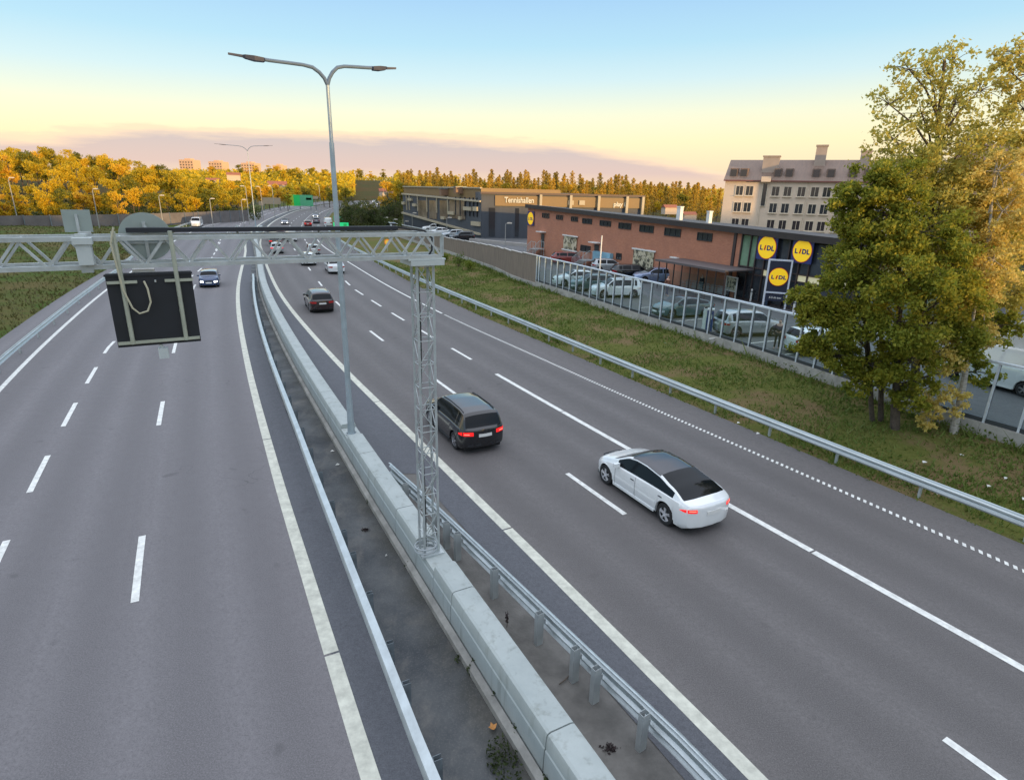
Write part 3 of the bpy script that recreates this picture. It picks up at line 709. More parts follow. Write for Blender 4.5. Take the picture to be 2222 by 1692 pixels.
def build_car(name, label, spec, paint, axle, head, z=0.0, group=None, glassroof=False, rails=False, lights='tail', rimc=None, plate=True, detail=True, anchor='rear', cat='car'):
    S = SPEC[spec]; L = S['L']; w, wmax, zbot, warp = car_fns(S)
    f = Vector((head.x, head.y, 0)).normalized(); rz = math.atan2(-f.x, f.y)
    off = {'rear': L/2-S['rear'], 'mid': 0, 'tail': L/2, 'front': -(L/2-(L-S['rear']-S['wb']))}[anchor]
    loc = Vector((axle.x, axle.y, z))+f*off
    root = thing(name, label, cat, loc, rz, group)
    R = S['rw']; Ra = R+.055; axs = [S['rear'], S['rear']+S['wb']]
    nst = 56 if detail else 30
    xs = [L*i/nst for i in range(nst+1)]
    for a in axs:
        xs = [x for x in xs if abs(x-a) > Ra+.02]+[a+Ra*k for k in (-1.04, -1.0, -.96, -.87, -.7, -.5, -.25, 0, .25, .5, .7, .87, .96, 1.0, 1.04)]
    for e in S['rwin']+S['roof']+S['wind']+S['side']+tuple(q for p in S['pil'] for q in p):
        if 0 < e < 1: 
            xs = [x for x in xs if abs(x-e*L) > .018 or any(abs(x-a) < Ra+.03 for a in axs)]+[e*L]
    xs += [.004*L, .012*L, .02*L, .985*L, .995*L]; xs = sorted(set(round(x, 4) for x in xs))
    SN = 13
    def section(x):
        u = x/L; wm = wmax(u); zb = zbot(u); zt = S_top(u); zl = min(lin(S['belt'], u), zt-.015)
        g = sm((zt-zl-.10)/.25)                      # 0 on the bonnet, 1 in the greenhouse
        zc = zt-(.035+.045*g); zc = max(zc, zl+.004)
        wb = wm*.955; wt = wb-.02-(zc-zl)*S['tumble']
        H = zl-zb
        P = [(wm*.90, zb), (wm*.965, zb+.05), (wm*.985, zb+.22*H), (wm*1.0, zb+.52*H), (wm*.995, zl-.13*H-.02), (wb+.012, zl-.012), (wb-.005, zl)]
        for t in (.06, .93): P.append((wb-.005+(wt-wb+.005)*t, zl+(zc-zl)*t))
        P += [(wt, zc), (wt-.055, zc+(.018+.014*g)), (wt*.55, zt-.010), (0, zt)]
        arch = 0
        for a in axs:
            d = abs(x-a)
            if d < Ra*1.001: arch = max(arch, R+math.sqrt(max(0, Ra*Ra-d*d)))
        Q = []
        for k, (y, zz) in enumerate(P):
            if k <= 5 and zz < arch: zz = min(arch+.004*k, zl-.01); 
            if arch and k in (2, 3): y += .012
            Q.append((y, zz))
        return Q, wm
    def S_top(u): return lin(S['top'], u)
    secs = []
    for x in xs:
        Q, wm = section(x)
        full = [(-y, zz) for y, zz in Q]+[(y, zz) for y, zz in reversed(Q[:-1])]
        secs.append([(y, warp(x, y, wm)-L/2, zz) for y, zz in full])
    NP = 2*SN-1; V = [p for s in secs for p in s]
    groups = {'body': [], 'rear_window': [], 'windscreen': [], 'side_window': [], 'roof': [], 'side_window2': []}
    def inr(u0, u1, r): return u0 >= r[0]-1e-4 and u1 <= r[1]+1e-4
    for i in range(len(xs)-1):
        u0, u1 = xs[i]/L, xs[i+1]/L
        for k in range(NP-1):
            q = (i*NP+k, i*NP+k+1, (i+1)*NP+k+1, (i+1)*NP+k); g = 'body'
            top = 10 <= k <= NP-1-11
            if top and inr(u0, u1, S['rwin']): g = 'rear_window'
            elif top and inr(u0, u1, S['wind']): g = 'windscreen'
            elif (9 <= k <= NP-1-10) and glassroof and inr(u0, u1, S['roof']): g = 'roof'
            elif k in (7, NP-1-8) and inr(u0, u1, S['side']) and not any(inr(u0, u1, p) for p in S['pil']): g = 'side_window' if k == 7 else 'side_window2'
            groups[g].append(q)
    # end caps
    def cap(i, rev):
        s = secs[i]; Vc = []; Fc = []
        base = len(V); rows = [s[k] for k in range(7)]
        topi = list(range(6, NP-6))
        for k in range(6):
            yl = s[k][0]; yr = s[NP-1-k][0]; zz = s[k][2]
            for j in topi:
                fr = (s[j][0]-s[6][0])/(s[NP-7][0]-s[6][0]); y = yl+(yr-yl)*fr; x = xs[i]; u = x/L
                bulge = (-.035 if i == 0 else .05)*math.sin(math.pi*min(1, (k+.5)/6.5))
                Vc.append((y, warp(x, y, wmax(u))-L/2+bulge*(1-abs(y)/w*.8), zz))
        V.extend(Vc); n = len(topi)
        for k in range(6):
            for jj in range(n-1):
                a = base+k*n+jj; bb = a+1
                if k < 5: c, d = base+(k+1)*n+jj+1, base+(k+1)*n+jj
                else: c, d = i*NP+topi[jj+1], i*NP+topi[jj]
                Fc.append((a, bb, c, d) if not rev else (d, c, bb, a))
        # sew the sides
        for k in range(6):
            l0, l1 = i*NP+k, i*NP+k+1; c0 = base+k*n; c1 = base+(k+1)*n if k < 5 else i*NP+6
            Fc.append((l0, c0, c1, l1) if not rev else (l1, c1, c0, l0))
            r0, r1 = i*NP+NP-1-k, i*NP+NP-2-k; c0 = base+k*n+n-1; c1 = base+(k+1)*n+n-1 if k < 5 else i*NP+NP-7
            Fc.append((c0, r0, r1, c1) if not rev else (c1, r1, r0, c0))
        groups['body'] += Fc
    cap(0, False); cap(len(xs)-1, True)
    def emit(g, nm, m, smooth=True):
        fs = groups[g]
        if not fs: return None
        idx = {}; vs = []; ff = []
        for q in fs:
            r = []
            for a in q:
                if a not in idx: idx[a] = len(vs); vs.append(V[a])
                r.append(idx[a])
            ff.append(tuple(reversed(r)))
        b = MB(); b.v = vs; b.f = ff; return b.build(nm, m, root, smooth, 38)
    emit('body', 'body', paint)
    for g in ('rear_window', 'windscreen'): emit(g, g, M_carglass)
    emit('side_window', 'side_window', M_carglass); emit('side_window2', 'side_window', M_carglass)
    emit('roof', 'roof', M_roofglass)
    b = MB(); b.box((0, 0, .33), (S['W']*.80, L*.90, .36)); b.build('underbody', M_under, root)
    # wheels
    for a in axs:
        for sd_ in (-1, 1):
            b = MB(); c = Vector((sd_*(w-.125), a-L/2, R)); n = 22; pr = [(.10, R*.62), (.112, R*.70), (.10, R*.93), (.06, R), (-.06, R), (-.10, R*.93), (-.11, R*.6)]
            m = len(pr)
            for i in range(n):
                an = 2*math.pi*i/n
                for xx, rr in pr: b.v.append((c.x+sd_*xx, c.y+rr*math.cos(an), c.z+rr*math.sin(an)))
            b.f = [(i*m+k, ((i+1) % n)*m+k, ((i+1) % n)*m+k+1, i*m+k+1) for i in range(n) for k in range(m-1)]
            wh = b.build('wheel', M_tyre, root, True, 50)
            b = MB(); o = 0
            ring = []
            for rr, xx in ((R*.70, .100), (R*.62, .098), (R*.60, .07), (R*.615, .06)):
                for i in range(n): an = 2*math.pi*i/n; b.v.append((c.x+sd_*xx, c.y+rr*math.cos(an), c.z+rr*math.sin(an)))
            b.f = [(k*n+i, k*n+(i+1) % n, (k+1)*n+(i+1) % n, (k+1)*n+i) for k in range(3) for i in range(n)]
            ns = 5
            for i in range(ns):
                an = 2*math.pi*i/ns+.3
                for da in (-.12, .12):
                    p0 = (c.x+sd_*.085, c.y+R*.12*math.cos(an+da*2), c.z+R*.12*math.sin(an+da*2)); p1 = (c.x+sd_*.085, c.y+R*.63*math.cos(an+da), c.z+R*.63*math.sin(an+da))
                    b.bar(p0, p1, .045, .022)
            b.tube([(c.x+sd_*.05, c.y, c.z), (c.x+sd_*.095, c.y, c.z)], R*.17, 10)
            b.build('rim', rimc or M_rim, wh, True, 30)
            b = MB(); b.tube([(c.x-sd_*.02, c.y, c.z), (c.x+sd_*.035, c.y, c.z)], R*.61, 18); b.build('brake_disc', M_dark, wh)
    # patches on the ends
    def endpatch(nm, front, y0, y1, z0, z1, m, out=.012, sidelen=0, thick=.02):
        b = MB(); n = 8; u = .999 if front else .001; s = 1 if front else -1
        xe = L*u; vs = []
        H0 = zbot(u); ztop = S_top(u)
        def X(y, zz):
            t = (zz-H0)/max(.1, (lin(S['belt'], u)-H0)); bl = (.05 if front else .035)*math.sin(math.pi*max(0, min(1, t)))*(1-abs(y)/w*.8)
            return warp(xe, y, wmax(u))-L/2+s*(bl+out)
        for i in range(n+1):
            y = y0+(y1-y0)*i/n
            for zz in (z0, z1): vs.append((y, X(y, zz), zz))
            for zz in (z1, z0): vs.append((y, X(y, zz)-s*thick*1.5, zz))
        b.add(vs, [(i*4+k, i*4+(k+1) % 4, i*4+4+(k+1) % 4, i*4+4+k) for i in range(n) for k in range(4)]+[(0, 1, 2, 3), (n*4+3, n*4+2, n*4+1, n*4)])
        return b.build(nm, m, root, False)
    def sidepatch(nm, sd_, x0, x1, z0, z1, m, out=.006, n=4):
        b = MB(); vs = []
        for i in range(n+1):
            x = x0+(x1-x0)*i/n; Q, wm = section(x)
            for zz in (z0, z1):
                yy = wm
                for (ya, za), (yb, zb_) in zip(Q[:7], Q[1:7]):
                    if za <= zz <= zb_ and zb_ > za: yy = ya+(yb-ya)*(zz-za)/(zb_-za)
                vs.append((sd_*(yy+out), warp(x, yy, wm)-L/2, zz))
        b.add(vs, [(2*i, 2*i+1, 2*i+3, 2*i+2) for i in range(n)]); return b.build(nm, m, root)
    H = lin(S['belt'], 0.0); we = wmax(0)
    zt0, zt1 = (H-.17, H-.03) if spec not in ('van', 'fastback') else ((.85, 1.1) if spec == 'van' else (H-.13, H-.03))
    tm = M_tail if lights == 'tail' else M_tailoff
    for sd_ in (-1, 1):
        o = endpatch('tail_light', False, sd_*w*(.50 if spec != 'fastback' else .62), sd_*we*.985, zt0, zt1, tm)
        b = MB(); vs = []
        for i in range(5):
            x = .002*L+.30*i/4; Q, wm = section(x); yy = wm*.995+.010; t = i/4
            for zz in (zt0+.03*t, zt1-.06*t): vs.append((sd_*yy, warp(x, yy, wm)-L/2, zz))
        b.add(vs, [(2*i, 2*i+1, 2*i+3, 2*i+2) for i in range(4)]); b.build('tail_light_side', tm, root)
        if detail and lights == 'tail': endpatch('tail_light_bar', False, sd_*w*.66, sd_*we*.95, zt0+.045, zt0+.075, M_tailbar, .02)
        Hf = lin(S['belt'], .97)
        hm = M_head if lights == 'head' else M_headoff
        endpatch('headlight', True, sd_*w*.52, sd_*wmax(1)*.97, Hf-.20, Hf-.06, hm)
    if plate: endpatch('number_plate', False, -.26, .26, zt0-.10 if spec != 'suv' else zt0-.06, zt0+.01 if spec != 'suv' else zt0+.05, M_plate, .02)
    endpatch('number_plate', True, -.26, .26, .42, .53, M_plate, .02)
    endpatch('grille', True, -w*.42, w*.42, .56, .68, M_dark, .012)
    endpatch('bumper_insert', False, -w*.72, w*.72, .33, .42, M_dark, .006) if spec in ('suv', 'hatch', 'wagon', 'van') else None
    um = lin(S['side'] and [(0, 0)], 0)
    for sd_ in (-1, 1):
        x = S['side'][1]*L-.12; zz = lin(S['belt'], S['side'][1])+.05; y = wmax(.65)*.955
        b = MB(); b.box((sd_*(y+.10), x-L/2, zz+.03), (.20, .10, .13), sd_*.1); b.box((sd_*(y+.02), x-L/2, zz-.02), (.1, .04, .04)); b.build('mirror', paint, root)
        if detail:
            q = MB()
            for uu in [S['side'][0]+.06, S['pil'][0][0] if S['pil'] else .5, S['side'][1]-.0]:
                if any(abs(uu*L-a) < Ra+.02 for a in axs): continue
                Q, wm = section(uu*L); ys = [(sd_*(yv+.004), uu*L-L/2, zv) for yv, zv in Q[1:6]]
                for a_, b_ in zip(ys, ys[1:]): q.bar(a_, b_, .007, .005)
            if q.v: q.build('door_seam', M_under, root)
            for uu in (S['side'][0]+.10, (S['pil'][0][0] if S['pil'] else .5)+.03):
                Q, wm = section(uu*L); b = MB(); b.box((sd_*(wm*.985), uu*L-L/2, Q[4][1]-.02), (.05, .16, .025)); b.build('door_handle', paint if not glassroof else M_dark, root)
            q = MB()
            a0, a1 = axs[0]+Ra+.05, axs[1]-Ra-.05; y = w*.985
            q.bar((sd_*y, a0-L/2, .25), (sd_*y, a1-L/2, .25), .03, .07); q.build('sill', M_dark if spec in ('suv', 'hatch') else paint, root)
        if rails:
            q = MB(); pts = []
            for i in range(9):
                u = S['roof'][0]+.03+(S['roof'][1]-S['roof'][0]-.06)*i/8; Q, wm = section(u*L); y, zz = Q[9]; pts.append((sd_*(y-.05), u*L-L/2, zz+.05))
            q.tube(pts, .016, 6); q.build('roof_rail', M_dark if rails == 'dark' else M_rim, root)
    return root
def paint(n, c, rough=.22, metal=.0, coat=1.0):
    m = mat('paint_'+n, c, rough, metal, noise=(1.2, .05), coat=coat); b = m.node_tree.nodes['Principled BSDF']; b.inputs['Coat IOR'].default_value = 1.8 if sum(c) > 1 else 1.45; b.inputs['Coat Roughness'].default_value = .04; return m
M_roofglass = mat('glass_roof', (.006, .008, .016), .05, spec=.5); M_roofglass.node_tree.nodes['Principled BSDF'].inputs['IOR'].default_value = 1.85
M_tailbar = mat('tail_lamp_bar', (.9, .2, .15), .2, emit=((1, .12, .08), 2.2))
P_white = paint('white', (.72, .74, .74)); P_black = paint('black', (.007, .008, .010)); P_maroon = paint('maroon', (.018, .007, .008)); P_silver = paint('silver', (.40, .42, .43), .3, .5)
P_blue = paint('blue', (.03, .06, .14)); P_teal = paint('teal', (.05, .10, .11)); P_grey = paint('grey', (.16, .17, .19), .3, .4); P_red = paint('red', (.22, .02, .015)); P_lblue = paint('pale_blue', (.22, .28, .42), .3, .4)
RPath = Path(cen.path(0, 560, .5))
def along(p, rev=False):
    _, t, _ = RPath.at(RPath.near(p)); return -t if rev else t
GD = 'cars driving away on the right carriageway'
g = GS(1032, 965)
build_car('car', 'black compact suv with lit red tail lamps in the lane left of the white saloon', 'suv', P_black, g, along(g), rails='dark', group=GD)
g0 = GS(1445, 1136); g1 = GS(1316, 1047); h = (g1-g0).normalized(); r = Vector((h.y, -h.x, 0))
build_car('car', 'white fastback saloon with a black glass roof, nearest car on the road', 'fastback', P_white, g0+r*.79, h, glassroof=True, rimc=mat('alloy_bright', (.70, .70, .72), .35, .4), group=GD)
def drive(px, py, label, spec, p, rev=False, **k):
    g = G(px, py); build_car('car', label, spec, p, g, along(g, rev), anchor=k.pop('anchor', 'tail'), group=GD if not rev else 'cars coming towards the viewer on the left carriageway', **k)
drive(697, 675, 'dark maroon estate car with a pale roof in the lane beside the concrete barrier', 'suv', P_maroon, rails=True, lights='off')
drive(727, 591, 'white saloon behind the tall lamp post, nearest of the white cars under the gantry', 'sedan', P_white, detail=False, lights='off')
drive(667, 573, 'white estate car in the middle lane just below the gantry bottom bar', 'wagon', P_white, detail=False, lights='off')
drive(678, 551, 'silver hatchback in the middle lane seen through the gantry lattice', 'hatch', P_silver, detail=False, lights='off')
drive(628, 521, 'white delivery van with a square back seen through the gantry lattice', 'van', P_white, detail=False, lights='off', cat='van')
q = 'car with red tail lamps queuing beside the barrier, '
drive(598, 547, q+'nearest of the queue', 'hatch', P_silver, detail=False)
drive(594, 531, q+'second of the queue', 'suv', P_black, detail=False)
drive(590, 520, q+'third of the queue', 'sedan', P_red, detail=False)
drive(606, 516, 'red car in the lane right of the queue below the gantry top bar', 'hatch', P_red, detail=False)
drive(585, 512, q+'fourth of the queue', 'wagon', P_maroon, detail=False)
drive(664, 489, 'red tailed car far off just above the gantry cable tray', 'hatch', P_red, detail=False)
drive(682, 482, 'dark grey car far off above the gantry cable tray', 'suv', P_grey, detail=False, lights='off')
drive(708, 489, 'white box van far off beside the tall lamp post', 'van', P_white, detail=False, lights='off', cat='van')
drive(452, 618, 'blue small car with lit headlights coming towards the viewer', 'mini', P_blue, True, anchor='front', lights='head')
drive(614, 484, 'car with bright headlights far off, left of the green signs', 'sedan', P_grey, True, detail=False, lights='head', anchor='front')
drive(680, 469, 'farthest car with bright headlights, near the bend', 'sedan', P_grey, True, detail=False, lights='head', anchor='front')
drive(423, 489, 'white van with its roof just above the gantry cable tray', 'van', P_white, True, detail=False, lights='off', cat='van', anchor='front')
# parked
def fence_frame(p):
    P = FPATH; _, t, r = P.at(P.near(p)); return t, r
FPATH = Path(FenL.path(-14, 118, .5))
def park(px, py, label, spec, p, nose, turn=0, grp='cars parked in the shop car park', **k):
    g = GS(px, py, ZP); t, r = fence_frame(g); h = {'fence': -r, 'shop': r, 'along': t, 'back': -t}[nose]
    h = Matrix.Rotation(R_(turn), 3, 'Z') @ h
    n = Vector((h.y, -h.x, 0)); to = Vector((-g.x, -g.y, 0)).normalized()
    g2 = g - n*(SPEC[spec]['W']/2*(.9 if n.dot(to) > 0 else -.9))
    fp = FPATH.at(FPATH.near(g2))[0]; need = SPEC[spec]['L']/2*abs(h.dot(r))+SPEC[spec]['W']/2*abs(h.dot(t))+.35; have = (g2-fp).dot(r)
    if have < need: g2 = g2+r*(need-have)
    build_car('car', label, spec, p, g2, h, z=ZP, anchor='mid', lights=k.pop('lights', 'off'), group=grp, **k)
park(1226, 623, 'white saloon nosed up to the glass screen, next to the timber barrier', 'sedan', P_white, 'fence', -14)
park(1262, 634, 'dark teal hatchback between two white cars behind the glass screen', 'hatch', P_teal, 'fence', -14)
park(1322, 648, 'white suv behind the glass screen in front of the large wall poster', 'suv', P_white, 'fence', -14, rails='dark')
park(1467, 692, 'dark teal coupe behind the glass screen left of the charging post', 'fastback', P_teal, 'fence', -6, glassroof=True)
park(1636, 731, 'silver white crossover behind the glass screen right of the charging post', 'suv', P_silver, 'shop', -14)
park(1800, 772, 'pale car half hidden by the tree behind the glass screen', 'hatch', P_white, 'shop', -10)
park(1238, 574, 'dark red car parked at the brick wall by the outdoor steps', 'wagon', P_red, 'shop', -20)
park(1325, 592, 'silver hatchback parked against the brick wall below the blue panel', 'hatch', P_silver, 'shop', -20)
park(1378, 606, 'black car with red tail lamps parked below the large wall poster', 'wagon', P_black, 'shop', -20)
park(1428, 615, 'pale blue estate parked beside the trolley shelter', 'wagon', P_lblue, 'fence', -20)
TG = 'cars parked outside the tennis hall'
park(838, 499, 'dark car farthest left in the tennis hall parking', 'suv', P_black, 'along', 0, TG, detail=False)
park(942, 502, 'white estate car with a dark roof outside the tennis hall', 'wagon', P_white, 'fence', 0, TG, detail=False)
park(955, 511, 'white saloon outside the tennis hall', 'sedan', P_white, 'fence', 0, TG, detail=False)
park(985, 517, 'pale teal car outside the tennis hall between white and black cars', 'hatch', P_silver, 'fence', 0, TG, detail=False)
park(1006, 523, 'black car outside the tennis hall, nearest to the shop', 'suv', P_black, 'fence', 0, TG, detail=False)

# ------------------------------------------------------------------ lamp posts
def onpl(px, py, P0, u, src=False):
    d = ray(px, py) if src else ray(px*K, py*K)
    det = -d.x*u.y+u.x*d.y; t = (-P0.x*u.y+u.x*P0.y)/det
    return Vector((d.x*t, d.y*t, CAMH+d.z*t))
def rightdir(p): _, t, r = bp_.at(bp_.near(p)); return r
def twin_lamp(P0, zb, tipL, tipR, fork, label, grp, src=False):
    r = rightdir(P0); root = thing('street_lamp', label, 'street lamp', (P0.x, P0.y, zb), 0, grp)
    L_ = lambda p: Vector(p)-root.location
    fk = Vector((P0.x, P0.y, fork)); 
    b = MB(); b.tube([L_((P0.x, P0.y, zb)), L_((P0.x, P0.y, zb+.4)), L_((P0.x, P0.y, zb+1.3))], [.14, .12, .105], 14)
    b.tube([L_((P0.x, P0.y, zb+1.3)), L_((P0.x, P0.y, fork-1.6))], [.10, .075], 12); b.tube([L_((P0.x, P0.y, fork-1.6)), L_((P0.x, P0.y, fork))], [.058, .055], 12)
    b.build('pole', M_pole, root, True)
    b = MB(); b.tube([L_((P0.x, P0.y, zb)), L_((P0.x, P0.y, zb+.05))], .2, 12)
    for i in range(4): a = i*math.pi/2+.4; b.tube([L_((P0.x+.16*math.cos(a), P0.y+.16*math.sin(a), zb)), L_((P0.x+.16*math.cos(a), P0.y+.16*math.sin(a), zb+.11))], .02, 6)
    b.build('base_plate', M_galv, root)
    for tip in (tipL, tipR):
        s = (tip-fk).dot(r); z = tip.z-fork; q = lambda a, c: L_(fk+r*s*a+Vector((0, 0, c)))
        rise = z*.68
        ctl = [(0, 0), (.03, .14*z+.1), (.08, .36*z+.12), (.15, .60*z+.10), (.25, .74*z+.06), (.40, .81*z+.03), (.60, .88*z), (.66, .90*z)]
        b = MB(); b.tube([q(a, c) for a, c in ctl], [.055]*4+[.05]*4, 10); b.build('arm', M_arm, root, True)
        p0, p1 = q(.64, .895*z), q(1.0, z); u = p1-p0; sd = Vector((-r.y, r.x, 0))
        b = MB(); vs = []
        for t, w_, h_ in ((0, .05, .05), (.04, .13, .07), (.30, .15, .085), (.55, .12, .06), (.62, .06, .04), (1, .035, .035)):
            c = p0+u*t
            vs += [c+sd*w_+Vector((0, 0, h_*.4)), c-sd*w_+Vector((0, 0, h_*.4)), c-sd*w_*.8-Vector((0, 0, h_)), c+sd*w_*.8-Vector((0, 0, h_))]
        b.add(vs, [(i*4+k, i*4+(k+1) % 4, i*4+4+(k+1) % 4, i*4+4+k) for i in range(5) for k in range(4)]+[(3, 2, 1, 0), (20, 21, 22, 23)])
        b.build('lamp_head', M_lamp, root)
    return root
M_pole = mat('pole_steel', (.36, .43, .47), .45, .35, noise=(3, .12)); M_lamp = mat('lamp_casing', (.04, .05, .09), .5, .2); M_arm = mat('arm_steel', (.10, .15, .22), .5, .2, noise=(3, .1))
lr = rightdir(LAMP)
twin_lamp(LAMP, .80, onpl(491, 115, LAMP, lr), onpl(853, 147, LAMP, lr), onpl(685, 182, LAMP, lr).z, 'nearest tall twin arm street lamp standing on the concrete barrier', 'twin arm street lamps along the median')
P2 = GS(555, 492, .9); lr2 = rightdir(P2)
twin_lamp(P2, .90, onpl(465, 312, P2, lr2, True), onpl(592, 316, P2, lr2, True), onpl(535, 328, P2, lr2, True).z, 'smaller looking twin arm street lamp far down the median', 'twin arm street lamps along the median')
def single_lamp(foot, topy, zb, label, grp, armdir=1, head=.7, rad=.07):
    P0 = GS(*foot, zb); u = Vector((1, 0, 0)); T = onpl(foot[0], topy, P0, u, True)
    root = thing('street_lamp', label, 'street lamp', P0, 0, grp); h = T.z-zb
    b = MB(); b.tube([(0, 0, -.3), (0, 0, h*.95), (armdir*head*.15, 0, h*.985), (armdir*head*.5, 0, h)], [rad, rad*.7, rad*.6, rad*.5], 8); b.build('pole', M_pole2, root, True)
    b = MB(); b.box((armdir*head*.75, 0, h-.02), (head*.9, .34, .14)); b.box((armdir*head*.75, 0, h+.06), (head*.7, .26, .06)); b.build('lamp_head', M_lhead, root)
M_pole2 = mat('pole_light', (.34, .34, .32), .5, .2, noise=(2, .1)); M_lhead = mat('lamp_head_white', (.62, .56, .48), .4, noise=(3, .05))
SLG = 'small street lamps behind the left noise wall'
for i, (x, y, ty) in enumerate(((43, 497, 386), (217, 500, 410), (356, 500, 424), (463, 494, 431), (530, 492, 433))):
    single_lamp((x, y), ty, 0, ('first', 'second', 'third', 'fourth', 'fifth')[i]+' from the left of the small street lamps in front of the autumn trees', SLG, 1, .9, .10)
for i, (x, y, ty) in enumerate(((542, 488, 404), (572, 476, 405), (597, 473, 404), (697, 466, 400))):
    single_lamp((x, y), ty, 0, ('slim grey post left of the far twin lamp', 'slim lamp post right of the far twin lamp', 'slim lamp post beside the yellow sign gantry', 'slim lamp post right of the green road sign')[i], 'far posts along the motorway', -1, 1.0, .09)
LLG = 'lamp posts around the right hand car parks'
for (x, y, ty), lb in (((1096, 545, 484), 'lamp post between the tennis hall and the brick shop'), ((970, 512, 472), 'lamp post behind the parked white cars at the tennis hall'), ((895, 500, 462), 'lamp post at the left end of the tennis hall'),
                       ((878, 497, 480), 'short lamp post on the pale ramp wall, right one'), ((854, 495, 476), 'short lamp post on the pale ramp wall, middle one'), ((834, 494, 472), 'short lamp post on the pale ramp wall, left one')):
    single_lamp((x, y), ty, .6, lb, LLG, 1, .8, .07)
g = GS(1297, 648, ZP); T = onpl(1302, 511, g, Vector((1, 0, 0)), True)
ro = thing('flag_pole', 'slim pale pole standing in the car park in front of the brick shop', 'pole', g); b = MB(); b.tube([(0, 0, 0), (0, 0, T.z-ZP)], [.07, .045], 8); b.build('pole', M_white, ro, True); b = MB(); b.tube([(0, 0, 0), (0, 0, 1.2)], .13, 10); b.build('base_sleeve', M_galv, ro)

# ------------------------------------------------------------------ gantry
def gantry():
    r = rightdir(MAST); t = Vector((-r.y, r.x, 0)); M0 = Vector((MAST.x, MAST.y, 0))
    s_of = lambda p: (p-M0).dot(r)
    zb = .80; ztop = onpl(915, 568, M0, r).z
    root = thing('gantry', 'galvanised lattice road gantry crossing the left carriageway on one mast', 'gantry', (MAST.x, MAST.y, zb))
    L_ = lambda s, d, z: M0+r*s+t*d+Vector((0, 0, z))-root.location
    hw = .178
    b = MB()
    for a in (-1, 1):
        for c in (-1, 1): b.bar(L_(a*hw, c*hw, zb+.03), L_(a*hw, c*hw, ztop), .05)
    b.build('mast_leg', M_galv, root)
    b = MB(); n = 13; dz = (ztop-zb-.1)/n
    for i in range(n+1):
        z = zb+.06+dz*i
        cs = [(-hw, -hw), (hw, -hw), (hw, hw), (-hw, hw)]
        for j in range(4):
            p, q = cs[j], cs[(j+1) % 4]; b.bar(L_(*p, z), L_(*q, z), .017)
            if i < n:
                if (i+j) % 2: b.bar(L_(*p, z), L_(*q, z+dz), .017)
                else: b.bar(L_(*q, z), L_(*p, z+dz), .017)
    b.build('mast_bracing', M_galv, root)
    b = MB(); b.box((0, 0, .02), (.56, .56, .04), math.atan2(r.y, r.x)); b.build('mast_foot', M_galv, root)
    b = MB(); pts = [L_(.02+.27*math.cos(a*.35)-.12, -.05+.27*math.sin(a*.35), zb+.06+.006*a) for a in range(40)]; b.tube(pts, .022, 7); b.build('cable_coil', mat('cable_grey', (.30, .33, .34), .6), root, True)
    b = MB(); pts = [L_(-.05, .12, zb+.05+(ztop-zb)*i/10) + r*(.02*math.sin(i)) for i in range(11)]; b.tube(pts, .018, 6); b.build('cable', M_black, root, True)
    b = MB(); b.box(L_(0, 0, ztop+.05), (.72, .72, .10), math.atan2(r.y, r.x)); b.box(L_(0, 0, ztop+.12), (.80, .66, .03), math.atan2(r.y, r.x)); b.build('mast_head_plate', M_white2, root)
    # truss
    z0 = ztop+.17; z1 = onpl(915, 503, M0, r).z; hd = .27
    sR = s_of(onpl(940, 540, M0, r)); sL = s_of(onpl(-140, 540, M0, r))
    for z, nm in ((z0, 'bottom_chord'), (z1, 'top_chord')):
        for d in (-hd, hd):
            b = MB(); b.bar(L_(sR, d, z), L_(sL, d, z), .072); b.build(nm, M_galv, root)
    b = MB(); p = .66; s = sR; i = 0
    while s > sL+.1:
        for d in (-hd, hd):
            b.bar(L_(s, d, z0), L_(s-p/2, d, z1), .038); b.bar(L_(s-p/2, d, z1), L_(s-p, d, z0), .038)
        b.bar(L_(s, -hd, z0), L_(s, hd, z0), .024); b.bar(L_(s-p/2, -hd, z1), L_(s-p/2, hd, z1), .024); b.bar(L_(s, -hd, z0), L_(s-p, hd, z0), .022); s -= p
    for d in (-hd, hd): b.bar(L_(sR, d, z0), L_(sR, d, z1), .04); b.bar(L_(sL, d, z0), L_(sL, d, z1), .04); b.bar(L_(.36, d, z0), L_(.36, d, z1), .035)
    b.build('truss_bracing', M_galv, root)
    sa = s_of(onpl(862, 492, M0, r)); sb = s_of(onpl(268, 490, M0, r))
    b = MB(); b.bar(L_(sa, hd-.05, z1+.10), L_(sb, hd-.05, z1+.10), .16, .075)
    b.build('cable_tray', mat('tray_black', (.012, .014, .020), .6), root)
    b = MB(); s = sa-.1
    while s > sb: b.bar(L_(s, hd+.02, z1), L_(s, hd+.02, z1+.17), .03); s -= 1.45
    b.build('tray_bracket', M_white2, root)
    b = MB(); pts = [L_(sa, hd-.05, z1+.12), L_(sa+.3, hd-.05, z1+.07), L_(.1, .1, z1+.05), L_(.25, .05, z1-.1), L_(.24, .05, z0+.1), L_(0.05, .05, z0-.2)]; b.tube(pts, .022, 6); b.build('cable', M_black, root, True)
    # joint collar on the truss
    sj = s_of(onpl(183, 525, M0, r)); b = MB()
    for d in (-hd, hd):
        for z in (z0, z1): b.box(L_(sj, d, z), (.16, .10, .16), math.atan2(r.y, r.x))
        b.bar(L_(sj, d, z0), L_(sj, d, z1), .09)
    for z in (z0, z1): b.bar(L_(sj, -hd, z), L_(sj, hd, z), .06)
    b.build('truss_joint', M_galv, root)
    # camera unit hanging on the truss joint
    b = MB(); b.box(L_(sj+.02, -hd-.10, (z0+z1)/2), (.20, .14, .34), math.atan2(r.y, r.x)); b.box(L_(sj+.02, -hd-.10, z1-.02), (.26, .20, .10), math.atan2(r.y, r.x)); b.build('camera_box', M_white2, root)
